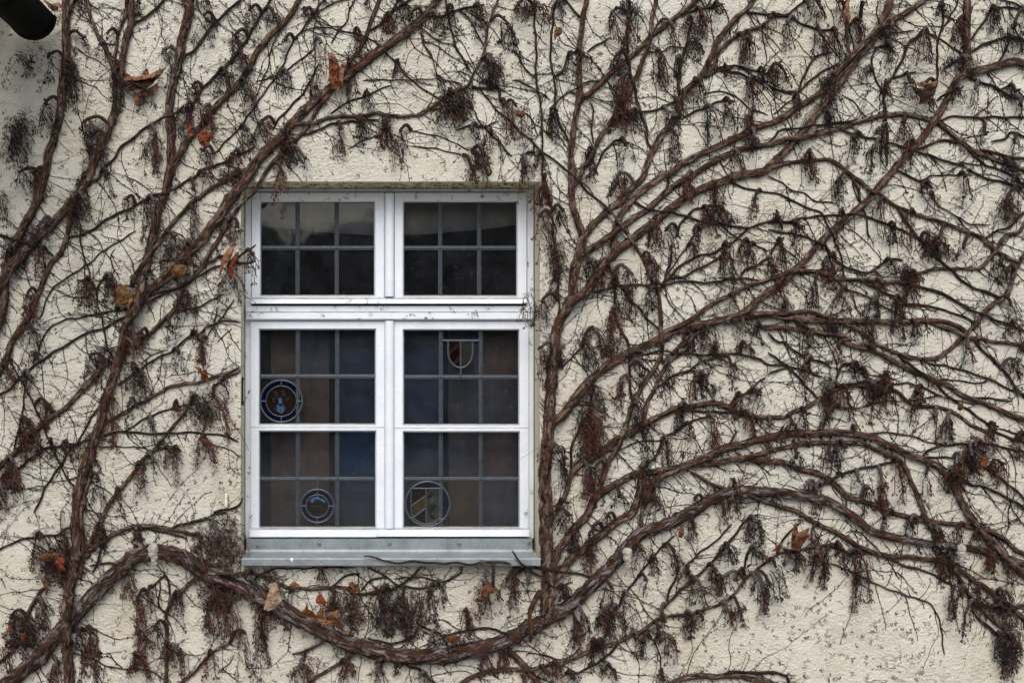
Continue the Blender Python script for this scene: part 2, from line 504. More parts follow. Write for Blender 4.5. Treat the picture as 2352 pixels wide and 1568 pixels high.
# body behind the face
vs = [(-4.5, 0.4, 0), (5.5, 0.4, 0), (5.5, 0.4, 4.6), (-4.5, 0.4, 4.6), (-4.5, -.0, 0), (5.5, -.0, 0), (5.5, 0, 4.6), (-4.5, 0, 4.6)]
g.add(vs, [(3, 7, 6, 2), (0, 3, 7, 4), (1, 5, 6, 2)], 0)
wall = g.build('house_wall', [M['stucco'], M['reveal']], origin=(0, 0, 0))
tag(wall, 'rough cream stuccoed house wall behind the leafless creeper', 'wall')

# dark room behind the window
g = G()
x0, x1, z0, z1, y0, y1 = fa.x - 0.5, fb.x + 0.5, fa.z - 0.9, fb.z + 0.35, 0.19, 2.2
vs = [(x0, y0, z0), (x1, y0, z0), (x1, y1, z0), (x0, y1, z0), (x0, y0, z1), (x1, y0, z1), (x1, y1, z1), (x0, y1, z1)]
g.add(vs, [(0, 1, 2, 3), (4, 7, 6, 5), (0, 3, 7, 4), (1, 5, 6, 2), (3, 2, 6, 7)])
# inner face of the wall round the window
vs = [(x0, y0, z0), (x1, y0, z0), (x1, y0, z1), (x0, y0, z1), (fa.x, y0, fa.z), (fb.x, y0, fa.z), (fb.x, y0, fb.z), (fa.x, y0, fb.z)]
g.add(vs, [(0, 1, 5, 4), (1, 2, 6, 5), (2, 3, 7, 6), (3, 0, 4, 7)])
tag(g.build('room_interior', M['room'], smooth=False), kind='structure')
# ------------------------------------------------------------------ window
YF, YS, YG = 0.150, 0.138, 0.165         # outer frame, sash face, glass
win = thing('window', at(894, 1235, YF), 'white painted wooden casement window with leaded panes and small heraldic roundels', 'window')

def rect_ring(g, outer, inner, yb, yf, yg, put=3.2):
    """mitred frame: outer rectangle, face, sloped putty, glass edge (photograph rectangles x0,y0,x1,y1)"""
    b = 1.2
    lv = []
    def lev(r, y, yref):
        x0, y0, x1, y1 = r
        out = []
        for (x, yy) in ((x0, y0), (x1, y0), (x1, y1), (x0, y1)):
            p = at(x, yy, yref); out.append((p.x, y, p.z))
        return out
    o = outer; i = inner
    V = lev(o, yb, yf) + lev(o, yf + 0.002, yf) + lev((o[0] + b, o[1] + b, o[2] - b, o[3] - b), yf, yf)
    V += lev((i[0] - put, i[1] - put, i[2] + put, i[3] + put), yf, yf)
    V += lev((i[0] - put, i[1] - put, i[2] + put, i[3] + put), yf + 0.006, yf)
    V += lev(i, yg - 0.001, yg)
    F = []
    for l in range(5):
        for c in range(4):
            d = (c + 1) % 4
            F.append((4 * l + c, 4 * l + d, 4 * l + 4 + d, 4 * l + 4 + c))
    g.add(V, F)

# outer frame: stiles, head, foot
g = G()
pbox(g, 563, 433, 577.5, 1236, YF, YF + 0.06)
pbox(g, 1210.5, 433, 1226, 1236, YF, YF + 0.06)
pbox(g, 577.5, 433, 1210.5, 441.5, YF + 0.001, YF + 0.06)
pbox(g, 577.5, 1226, 1210.5, 1237, YF + 0.006, YF + 0.06)
pbox(g, 577.5, 697, 1210.5, 735, YF + 0.004, YF + 0.06)
g.build('frame', M['paint'], win, smooth=False)
g = G()
pbox(g, 564.5, 702, 1222.5, 716.5, 0.128, YF + 0.003)
pbox(g, 564.5, 716.9, 1222.5, 733.5, 0.120, YF + 0.003, 0.003)
pbox(g, 571, 733.5, 1215, 736, 0.134, YF + 0.003, 0.001)
g.build('transom', M['paint'], win, smooth=False)
# black strips put in for the dark of the gaps below the sashes
g = G(); pbox(g, 579, 698.0, 1209, 702.5, YF - 0.004, YF + 0.002, 0)
pbox(g, 579, 1232.5, 1209, 1236.5, YF - 0.002, YF + 0.004, 0)
g.build('dark_gap_strip', M['black_iron'], win, smooth=False)
# mullion covers (rounded astragal)
def astragal(x0, x1, y0, y1, yf):
    g = G(); n = 7
    V = []
    for (yy) in (y0, y1):
        for i in range(n + 1):
            t = i / n; x = x0 + (x1 - x0) * t
            y = YS - 0.004 - (YS - 0.004 - yf) * math.sin(math.pi * t) ** 0.45
            p = at(x, yy, yf); V.append((p.x, y, p.z))
    F = [(i, i + 1, n + 2 + i, n + 1 + i) for i in range(n)] + [tuple(range(n, -1, -1)), tuple(range(n + 1, 2 * n + 2))]
    g.add(V, F)
    return g.build('cover_strip', M['paint'], win, smooth=False)
astragal(883.5, 905.5, 443, 681, 0.118)
astragal(883.5, 905.5, 736.5, 1213.5, 0.118)

def lead_bar(g, x0, y0, x1, y1, w, yf, yb=YG + 0.002):
    """reeded H came: low flange, raised heart with two grooves"""
    hor = abs(x1 - x0) > abs(y1 - y0)
    prof = [(-1, 0.0035), (-0.82, 0.0008), (-0.5, 0.0), (-0.40, 0.0016), (-0.28, 0.0), (0.0, -0.0008), (0.28, 0.0), (0.40, 0.0016), (0.5, 0.0), (0.82, 0.0008), (1, 0.0035)]
    V = []
    for (cx, cy) in ((x0, y0), (x1, y1)):
        for s, d in prof:
            p = at(cx + (0 if hor else s * w / 2), cy + (s * w / 2 if hor else 0), YG)
            V.append((p.x, yf + d, p.z))
    n = len(prof)
    g.add(V, [(i, i + 1, n + i + 1, n + i) for i in range(n - 1)])

def disc(g, cx, cy, r0, r1, y, a0=0, a1=360, n=40, mat=0):
    V = []
    for i in range(n + 1):
        t = math.radians(a0 + (a1 - a0) * i / n)
        for r in (r0, r1):
            p = at(cx + r * math.cos(t), cy - r * math.sin(t), y); V.append(tuple(p))
    g.add(V, [(2 * i, 2 * i + 1, 2 * i + 3, 2 * i + 2) for i in range(n)], mat)

def ring_lead(g, cx, cy, r, w, y, n=48):
    C = [at(cx + r * math.cos(i / n * 6.28319), cy + r * math.sin(i / n * 6.28319), y) for i in range(n + 1)]
    tube(g, C, [w / 2 * S] * (n + 1), 6, rng=rnd, cap=False)
def seg_lead(g, pts, w, y):
    P = [(a_, b_, 0) for a_, b_ in pts]
    C = [at(p[0], p[1], y) for p in catmull(P, 3.0)] if len(P) > 2 else [at(P[0][0], P[0][1], y), at((P[0][0] + P[1][0]) / 2, (P[0][1] + P[1][1]) / 2, y), at(P[1][0], P[1][1], y)]
    tube(g, C, [w / 2 * S] * len(C), 6, rng=rnd)
def poly(g, pts, y, mat=0, th=0.0006):
    n = len(pts)
    V = [tuple(at(a_, b_, y - th)) for a_, b_ in pts] + [tuple(at(a_, b_, y)) for a_, b_ in pts]
    g.add(V, [tuple(range(n))] + [(i, (i + 1) % n, n + (i + 1) % n, n + i) for i in range(n)], mat)

rnd = random.Random(5)
def sash(outer, panes_x, panes_y, glass_rects, vbars, hbars, name, label, cuts=None):
    sx = empty(name, (0, 0, 0)); sx.parent = win; PO[sx.name] = PO[win.name]
    g = G()
    x0, y0, x1, y1 = outer
    if len(glass_rects) == 1:
        rect_ring(g, outer, glass_rects[0], YG + 0.02, YS, YG)
    else:
        ym = (glass_rects[0][3] + glass_rects[1][1]) / 2
        rect_ring(g, (x0, y0, x1, ym), glass_rects[0], YG + 0.02, YS, YG)
        rect_ring(g, (x0, ym, x1, y1), glass_rects[1], YG + 0.02, YS, YG)
    fr_ = g.build('sash_frame', M['paint'], sx, smooth=False)
    # panes
    g = G()
    for gr in glass_rects:
        X = [gr[0]] + [v for v in vbars] + [gr[2]]
        Y = [gr[1]] + [h for h in hbars if gr[1] < h < gr[3]] + [gr[3]]
        for i in range(len(X) - 1):
            for j in range(len(Y) - 1):
                tx, ty = rnd.uniform(-.0016, .0016), rnd.uniform(-.0016, .0016)
                V = []
                for (u, w_, sx_, sy_) in ((X[i], Y[j + 1], -1, -1), (X[i + 1], Y[j + 1], 1, -1), (X[i + 1], Y[j], 1, 1), (X[i], Y[j], -1, 1)):
                    p = at(u, w_, YG); V.append((p.x, YG + 0.0012 + sx_ * tx * .4 + sy_ * ty * .4, p.z))
                g.add(V, [(0, 1, 2, 3)], rnd.choice((0, 0, 1, 2) if gr[1] > 700 else (0, 2, 2)))
    g.build('glass', [M['glass'], M['glass2'], M['glass3']], sx, smooth=False)
    g = G()
    for gr in glass_rects:
        for v in vbars: lead_bar(g, v, gr[1], v, gr[3], 10, YG - 0.0045)
        for h in hbars:
            if gr[1] < h < gr[3]:
                lead_bar(g, gr[0], h, gr[2], h, 10.5, YG - 0.0056)
                for v in vbars: ball(g, at(v, h, YG - 0.005), 0.0055)
    g.build('lead_bars', M['lead'], sx, smooth=False)
    return sx
sUL = sash((578, 442, 883, 695), 0, 0, [(600, 465, 859, 677.5)], [683.5, 773.5], [570], 'sash', '')
sUR = sash((906, 442, 1210, 695), 0, 0, [(928, 465, 1185.5, 678)], [1011, 1100.5], [570], 'sash', '')
sLL = sash((575, 737, 884, 1229), 0, 0, [(597.5, 757.5, 861, 972), (597.5, 991, 861.5, 1208.5)], [684, 774.5], [864.5, 1099.5], 'sash', '')
sLR = sash((905, 737, 1214.5, 1229), 0, 0, [(928, 758.5, 1190, 973), (928, 992.5, 1191, 1208.5)], [1012.5, 1104], [866, 1099.5], 'sash', '')
# weather rails along the foot of the sashes
for nm, x0_, x1_, y0_, y1_, par in (('weather_rail', 577, 1211, 683, 697, None), ('weather_rail', 573, 866, 1212, 1232.5, sLL), ('weather_rail', 866.6, 1216, 1212, 1231.5, sLR)):
    g = G()
    A = [at(x0_, y1_, 0.112), at(x1_, y1_, 0.112), at(x1_, y0_ + 4, 0.116), at(x0_, y0_ + 4, 0.116), at(x1_, y0_, YS - 0.001), at(x0_, y0_, YS - 0.001), at(x1_, y1_, YS + 0.004), at(x0_, y1_, YS + 0.004)]
    g.add([tuple(p) for p in A], [(0, 1, 2, 3), (3, 2, 4, 5), (0, 7, 6, 1), (0, 3, 5, 7), (1, 6, 4, 2)])
    g.build(nm, M['paint'], par or win, smooth=False)

# roundels and shield
YR = YG - 0.0035
g = G()
cx, cy = 646, 921
disc(g, cx, cy, 36, 48, YR, n=56, mat=1); disc(g, cx, cy, 0, 35, YR, n=40, mat=2)
ring_lead(g, cx, cy, 48, 5, YR - 0.001); ring_lead(g, cx, cy, 35, 3, YR - 0.001)
for dx, dy in ((0, -1), (0, 1), (-1, 0), (1, 0)):
    seg_lead(g, [(cx + dx * 35, cy + dy * 35), (cx + dx * 49, cy + dy * 49)], 3.4, YR - 0.001)
q = lambda L: [((1000 + x / 2.4) / 1.7415, (1480 + y / 2.4) / 1.7415) for x, y in L]
poly(g, q([(255, 268), (238, 240), (230, 212), (246, 192), (262, 215), (272, 244)]), YR, 4)
poly(g, q([(303, 264), (303, 225), (313, 190), (330, 184), (342, 215), (350, 242), (325, 258)]), YR, 4)
poly(g, q([(212, 258), (242, 270), (246, 300), (226, 318), (213, 296)]), YR, 4)
poly(g, q([(350, 258), (386, 254), (372, 288), (345, 306)]), YR, 4)
poly(g, q([(240, 345), (256, 372), (262, 400), (246, 396), (228, 370)]), YR, 4)
poly(g, q([(338, 340), (352, 366), (340, 392), (330, 380)]), YR, 4)
poly(g, q([(274, 268), (300, 265), (309, 285), (305, 304), (312, 319), (280, 323), (271, 317), (276, 300), (271, 285)]), YR, 3)
poly(g, q([(250, 340), (268, 328), (285, 343), (262, 362)]), YR, 5)
poly(g, q([(308, 340), (324, 328), (331, 352), (318, 354)]), YR, 5)
poly(g, q([(256, 368), (272, 350), (292, 345), (312, 350), (331, 365), (326, 390), (305, 416), (285, 408), (262, 395)]), YR, 3)
poly(g, q([(283, 400), (290, 360), (298, 400)]), YR - 0.0008, 4)
poly(g, q([(258, 258), (262, 238), (270, 262)]), YR, 5); poly(g, q([(310, 255), (318, 236), (322, 258)]), YR, 5)
o = g.build('roundel', [M['lead'], M['blueglass'], M['brownglass'], M['enamelblue'], M['enameldark'], M['enamelteal']], sLL, smooth=False)
o['label'] = 'larger roundel with a blue ring and a pale blue helmet over a shield'
g = G()
cx, cy = 729, 1161.5
disc(g, cx, cy, 27, 38, YR, n=56, mat=1); disc(g, cx, cy, 0, 26, YR, n=40, mat=2)
ring_lead(g, cx, cy, 38, 5, YR - 0.001); ring_lead(g, cx, cy, 26, 3, YR - 0.001)
for dx, dy in ((0, -1), (0, 1), (-1, 0), (1, 0)):
    seg_lead(g, [(cx + dx * 26, cy + dy * 26), (cx + dx * 43, cy + dy * 43)], 3.2, YR - 0.001)
seg_lead(g, [(730, 1100), (730, 1124)], 4, YR); seg_lead(g, [(727, 1199), (727, 1208)], 4, YR)
q = lambda L: [((1170 + x * .506) / 1.7415, (1900 + y * .506) / 1.7415) for x, y in L]
poly(g, q([(138, 196), (165, 172), (205, 164), (216, 180), (246, 190), (266, 206), (255, 219), (235, 205), (205, 191), (182, 191), (160, 216), (146, 217)]), YR, 3)
poly(g, q([(150, 240), (168, 210), (200, 196), (230, 212), (250, 250), (225, 246), (190, 242)]), YR - 0.0007, 4)
poly(g, q([(150, 240), (190, 240), (225, 244), (252, 252), (225, 251), (190, 247), (152, 246)]), YR - 0.0014, 5)
poly(g, q([(180, 270), (197, 258), (212, 272), (204, 300), (190, 300)]), YR, 4)
o = g.build('roundel', [M['lead'], M['blueglass'], M['brownglass'], M['enamelblue'], M['enameldark'], M['greyglass']], sLL, smooth=False)
o['label'] = 'smaller roundel with a blue ring and a blue mantled crest'
g = G()
cx, cy, r = 982, 1156.5, 51
disc(g, cx, cy, 0, r, YR + 0.0006, n=64, mat=1)
sh = [(944.4, 1121), (944.4, 1172), (948, 1185), (958, 1196), (978.4, 1203), (998, 1199), (1010, 1188), (1014.7, 1172), (1014.7, 1121)]
poly(g, [(944.4, 1121), (978.4, 1121), (978.4, 1137.5), (946, 1160)], YR + 0.0004, 2)
poly(g, [(946, 1160), (978.4, 1137.5), (978.4, 1165), (949, 1187)], YR + 0.0004, 3)
poly(g, [(949, 1187), (978.4, 1165), (978.4, 1203), (958, 1196)], YR + 0.0004, 2)
poly(g, [(978.4, 1121), (1014.7, 1121), (1014.7, 1172), (1010, 1188), (998, 1199), (978.4, 1203)], YR + 0.0004, 4)
q3 = q
poly(g, q3([(1068, 160), (1085, 140), (1120, 138), (1112, 160), (1090, 175), (1072, 188)]), YR - 0.0002, 5)
poly(g, q3([(1080, 235), (1110, 225), (1150, 240), (1130, 270), (1110, 290), (1085, 300), (1072, 275)]), YR - 0.0002, 5)
poly(g, q3([(1075, 310), (1110, 315), (1135, 340), (1100, 350)]), YR - 0.0002, 5)
ring_lead(g, cx, cy, r, 5, YR - 0.001)
seg_lead(g, [(944.4, 1119), (944.4, 1172), (950, 1188), (962, 1198), (978.4, 1203), (998, 1199), (1010, 1188), (1014.7, 1172), (1014.7, 1119)], 3.6, YR - 0.0012)
for A, B in (((944, 1121), (1016, 1121)), ((978.4, 1121), (978.4, 1205)), ((945, 1161), (978, 1138)), ((949, 1188), (978, 1166)), ((950, 1190), (940, 1186)), ((1008, 1192), (1020, 1190))):
    seg_lead(g, [A, B], 3.6, YR - 0.001)
o = g.build('roundel', [M['lead'], M['blueglass'], M['redglass'], M['ochreglass'], M['greyglass'], M['enameldark']], sLR, smooth=False)
o['label'] = 'largest roundel holding a shield with an ochre diagonal band'
g = G()
poly(g, [(1029.5, 782), (1058, 782), (1058, 844), (1045, 839), (1034, 828), (1029.5, 812)], YR + 0.0004, 1)
poly(g, [(1058, 782), (1085.4, 782), (1085.4, 812), (1081, 828), (1071, 840), (1058, 844)], YR + 0.0004, 2)
poly(g, [(1030, 806), (1057, 784), (1057, 794), (1030, 817)], YR - 0.0002, 3)
poly(g, [(1037, 835), (1057, 814), (1057, 826), (1043, 839)], YR - 0.0002, 3)
seg_lead(g, [(1016, 782), (1100, 782)], 5.5, YR - 0.001)
seg_lead(g, [(1029.5, 783), (1029.5, 812), (1034, 828), (1045, 840), (1058, 844.5), (1071, 840), (1081, 828), (1085.4, 812), (1085.4, 783)], 5.2, YR - 0.0012)
seg_lead(g, [(1058, 782), (1058, 844)], 4.4, YR - 0.001); seg_lead(g, [(1058.5, 846), (1058.5, 865)], 5, YR - 0.001)
for x_, y_ in ((1062, 786), (1062, 829), (1064, 832)):
    ball(g, at(x_ + 2, y_, YR - 0.001), 0.0022, 4)
o = g.build('leaded_shield', [M['lead'], M['redglass'], M['enameldark'], M['pinkglass'], M['greyglass']], sLR, smooth=False)
o['label'] = 'U shaped leaded shield with striped dark red glass'

# white catches and brown knot of bare wood on the frame
for (x_, y_, par) in ((1210, 1173, sLR), (577, 1180, sLL)):
    g = G()
    C = [at(x_ - 5 + i, y_ + 2 * math.sin(i * .7), 0.125) for i in range(8)]
    tube(g, C, [0.0045, .006, .006, .005, .005, .006, .006, .004], 8, rng=rnd)
    g.build('catch', M['paint'], par)

# zinc sill: upstand, sloping top, folded front
sill = None
YA = 0.112
g = G()
def strip(rows, mat=0):
    V = []; n = len(rows)
    for r_ in rows: V += [tuple(r_[0]), tuple(r_[1])]
    g.add(V, [(2 * i, 2 * i + 1, 2 * i + 3, 2 * i + 2) for i in range(n - 1)], mat)
zt = at(0, 1268, YA).z; zf = at(0, 1282, -0.045).z; zbm = at(0, 1299.5, -0.045).z
xa0, xa1 = at(566, 0, YA).x, at(1223, 0, YA).x
xf0, xf1 = at(555, 0, -0.045).x, at(1241.5, 0, -0.045).x
strip([((xa0, YA + 0.03, at(0, 1236.5, YA).z), (xa1, YA + 0.03, at(0, 1236.5, YA).z)),
       ((xa0, YA, at(0, 1237, YA).z), (xa1, YA, at(0, 1237, YA).z)), ((xa0, YA, zt + 0.012), (xa1, YA, zt + 0.012)), ((xa0, YA - 0.004, zt + 0.003), (xa1, YA - 0.004, zt + 0.003)),
       ((xa0, YA - 0.012, zt), (xa1, YA - 0.012, zt)), ((xa0, 0.003, zt - 0.7 * (zt - zf)), (xa1, 0.003, zt - 0.7 * (zt - zf)))])
zm = zt - 0.7 * (zt - zf)
strip([((xf0, 0.0028, zm), (xf1, 0.0028, zm)), ((xf0, -0.042, zf + 0.0006), (xf1, -0.042, zf + 0.0006)), ((xf0, -0.045, zf - 0.003), (xf1, -0.045, zf - 0.003)), ((xf0, -0.045, zbm + 0.003), (xf1, -0.045, zbm + 0.003)),
       ((xf0, -0.042, zbm), (xf1, -0.042, zbm)), ((xf0, -0.002, zbm + 0.006), (xf1, -0.002, zbm + 0.006))])
for xx in (xf0, xf1):
    g.add([(xx, 0.0028, zm), (xx, -0.042, zf), (xx, -0.045, zf - .003), (xx, -0.045, zbm + .003), (xx, -0.042, zbm), (xx, -0.002, zbm + .006)], [(0, 1, 2, 3, 4, 5)])
sill = g.build('sill', M['zinc'], win, smooth=False)
for x_, y_ in ((592, 1254), (733.5, 1249), (895.5, 1248), (1054.5, 1249), (1216, 1247)):
    g = G(); c = at(x_, y_, YA)
    for r_, y0_, y1_ in ((0.0098, -0.0015, 0.0), (0.0068, -0.004, -0.0015)):
        n = 14
        V = [(c.x + r_ * math.cos(i / n * 6.283), YA + y1_, c.z + r_ * math.sin(i / n * 6.283)) for i in range(n)] + [(c.x + r_ * .85 * math.cos(i / n * 6.283), YA + y0_, c.z + r_ * .85 * math.sin(i / n * 6.283)) for i in range(n)]
        g.add(V, [(i, (i + 1) % n, n + (i + 1) % n, n + i) for i in range(n)] + [tuple(range(n, 2 * n))])
    g.add([tuple(c + Vector((dx * .003, -0.0043, dz * .003))) for dx, dz in ((-1, -.25), (1, -.25), (1, .25), (-1, .25))], [(0, 1, 2, 3)], 1)
    g.add([tuple(c + Vector((dx * .003, -0.0044, dz * .003))) for dx, dz in ((-.25, -1), (.25, -1), (.25, 1), (-.25, 1))], [(0, 1, 2, 3)], 1)
    g.build('screw', [M['steel'], M['black_iron']], sill, smooth=False)

# curtains inside, the blue one a stand-in for a reflection
def curtain(px0, px1, py0, py1, y, amp, nf, mat, name, label, sag=None, ph=0.0):
    g = G(); n = 60; V = []
    for i in range(n + 1):
        t = i / n; px = px0 + (px1 - px0) * t
        bot = py1 if sag is None else sag(px)
        for k in range(5):
            py = py0 + (bot - py0) * k / 4
            p = at(px, py, y)
            V.append((p.x, y + amp * math.sin(t * nf * 6.283 + ph + 0.6 * math.sin(t * 9)), p.z))
    F = []
    for i in range(n):
        for k in range(4):
            F.append((5 * i + k, 5 * i + k + 1, 5 * i + k + 6, 5 * i + k + 5))
    g.add(V, F)
    o = g.build(name, mat, origin=tuple(at((px0 + px1) / 2, py0, y)))
    md = o.modifiers.new('thickness', 'SOLIDIFY'); md.thickness = 0.002
    return tag(o, label, 'curtain')
swag = lambda x: 541 - 24 * abs((x - 890) / 300) ** 1.6
curtain(575, 1215, 430, 540, 0.26, 0.006, 5, M['grey_blind'], 'valance', 'grey fabric valance with a sagging lower edge behind the upper panes', swag)
curtain(622, 756, 745, 1240, 0.30, 0.004, 3, M['brown_curtain'], 'curtain', 'brown curtain hanging behind the left lower sash')
curtain(1030, 1215, 745, 1240, 0.30, 0.005, 3, M['brown_curtain'], 'curtain', 'brown curtain hanging behind the right lower sash', None, 1.0)

curtain(772, 1018, 745, 1240, 0.27, 0.004, 2, M['blue_reflection'], 'curtain', 'dark blue panel added inside, standing in for a reflection in the middle lower panes', None, 0.5)  # not a real curtain: added panel imitating a blue reflection in the glass

# wing of the house that carries the gutter (left of the frame) and an unseen evergreen row added to darken the pane reflections
wg = thing('side_wing', (-1.9, -1.2, 0), 'low wing of the house with a slate roof above the black gutter', 'house')
g = G(); box(g, -3.2, -2.3, -0.8, -0.02, 0.0, at(0, 40).z + 0.7, 0.0)
g.build('wall', M['stucco'], wg, smooth=False)
g = G(); zg = at(0, 40).z
V = [(-1.44, -0.9, zg + .035), (-1.44, -0.02, zg + .035), (-2.6, -0.02, zg + 1.1), (-2.6, -0.9, zg + 1.1)]
V += [(x_, y_, z_ + .05) for x_, y_, z_ in V]
g.add(V, [(3, 2, 1, 0), (4, 5, 6, 7), (0, 1, 5, 4), (1, 2, 6, 5), (2, 3, 7, 6), (3, 0, 4, 7)])
g.build('roof', M['slate'], wg, smooth=False)
g = G(); rh = random.Random(3)
for _ in range(9000):
    x_ = rh.uniform(-26, 26); hh = 4.6 + 1.0 * mnoise.noise(Vector((x_ * .3, 0, 0)))
    z_ = rh.random() ** .8 * hh; y_ = -15 - rh.random() * .5 - 0.6 * mnoise.noise(Vector((x_ * .5, z_ * .5, 0)))
    a_ = rh.random() * 6.28; s_ = rh.uniform(.15, .35)
    g.add([(x_ + s_ * math.cos(a_ + k), y_ + rh.uniform(-.15, .15), z_ + s_ * math.sin(a_ + k)) for k in (0, 2.1, 4.2)], [(0, 1, 2)])
box(g, -26, 26, -17, -15.6, 0, 3.9)
tag(g.build('added_hedge', M['added_hedge'], origin=(0, -15, 0), smooth=False), 'unseen row of clipped evergreens added across the yard to darken the pane reflections', 'added_hedge')

# ------------------------------------------------------------------ gutter, hook, tube, plaster lumps
gt = thing('gutter', at(72, 44, -0.06), 'black half round rain gutter jutting out of the wall in the top left corner', 'gutter')
def half(g, cx, cz, r, y0, y1, n=22, mat=0):
    V = []
    for y in (y0, y1):
        for i in range(n + 1):
            t = math.pi + math.pi * i / n
            V.append((cx + r * math.cos(t), y, cz + r * math.sin(t)))
    g.add(V, [(i, i + 1, n + 2 + i, n + 1 + i) for i in range(n)], mat)
c = at(75, 38, -0.06); r = 51 * S
g = G()
half(g, c.x, c.z, r, -1.6, -0.062); half(g, c.x, c.z, r * 0.96, -0.062, -1.6)
g.build('trough', M['gutter'], gt)
g = G()
tube(g, [(c.x + r, -1.6, c.z + .004), (c.x + r, -0.8, c.z + .004), (c.x + r, -0.06, c.z + .004)], [0.010] * 3, 12, rng=rnd)
g.build('rolled_edge', M['gutter'], gt)
g = G()
n = 22
V = [(c.x + r * 1.04 * math.cos(math.pi + math.pi * i / n), -0.064, c.z + r * 1.04 * math.sin(math.pi + math.pi * i / n)) for i in range(n + 1)]
V += [(x_, -0.050, z_) for x_, _, z_ in V]
g.add(V, [tuple(range(n + 1)), tuple(range(2 * n + 1, n, -1))] + [(i, i + 1, n + 2 + i, n + 1 + i) for i in range(n)])
half(g, c.x, c.z, r * 1.045, -0.085, -0.052)
g.build('end_cap', M['gutter'], gt, smooth=False)
g = G()
half(g, c.x, c.z + 0.004, r * 1.07, -0.42, -0.39)
box(g, c.x - r - 0.012, c.x - r + 0.004, -0.42, -0.39, c.z, c.z + 0.03)
g.build('bracket', M['gutter'], gt, smooth=False)

g = G()
xh = at(556.5, 900, -0.004)
pbox(g, 554.6, 869, 558.6, 922, -0.006, 0.0, 0.001); pbox(g, 553.8, 920, 560, 930.5, -0.009, 0.0, 0.001); pbox(g, 555.4, 866, 559.6, 872, -0.012, 0.0, 0.001)
tag(g.build('shutter_hook', M['black_iron'], origin=tuple(at(556.5, 900, 0)), smooth=False), 'narrow black iron shutter catch at the left edge of the window opening', 'shutter catch')
g = G()
C = [at(519.5, yy, -0.012) for yy in (1132, 1141, 1150, 1151, 1160, 1166)]
tube(g, C, [0.0052, .0052, .0055, .0072, .0075, .0075], 12, rng=rnd)
tag(g.build('cable_tube', M['pale'], origin=tuple(at(519, 1150, 0))), 'short pale plastic tube on the wall left of the window foot', 'tube')
for (x_, y_, h_, lab) in ((352, 1268, 46, 'white plaster lump on the arched trunk below left of the window'), (1441, 1276, 42, 'white plaster lump on the trunk right of the window sill'), (2208, 1266, 38, 'white plaster lump on the branch at the lower right edge')):
    g = G()
    k = h_ / 46
    for (dx, dy, r_) in ((0, -10, 12), (2, -3, 9), (-1, 4, 10.5), (3, 11, 8), (1, 19, 6.5), (5, 25, 4.5), (-1, 26, 4)):
        p = at(x_ + dx * k, y_ + dy * k, -0.058)
        V = []
        for v in ICV2:
            w = 1 + 0.28 * mnoise.noise(Vector(v) * 1.6 + Vector((x_, dy, 1)))
            V.append((p.x + v[0] * r_ * S * w * k, p.y + v[1] * r_ * S * w * k * .9, p.z + v[2] * r_ * S * w * k))
        g.add(V, ICF2)
    tag(g.build('plaster_lump', M['plaster'], origin=tuple(at(x_, y_, -0.03)), smooth=False), lab, 'plaster lump', 'plaster lumps holding the vine')
g = G()
poly(g, [(666, 1282), (671, 1280), (675, 1283), (671, 1285), (673, 1290), (669, 1288)], -0.0455, 0, 0.0015)
tag(g.build('paper_scrap', M['white'], origin=tuple(at(670, 1284, -0.046)), smooth=False), 'tiny white scrap stuck to the front of the zinc sill', 'scrap')
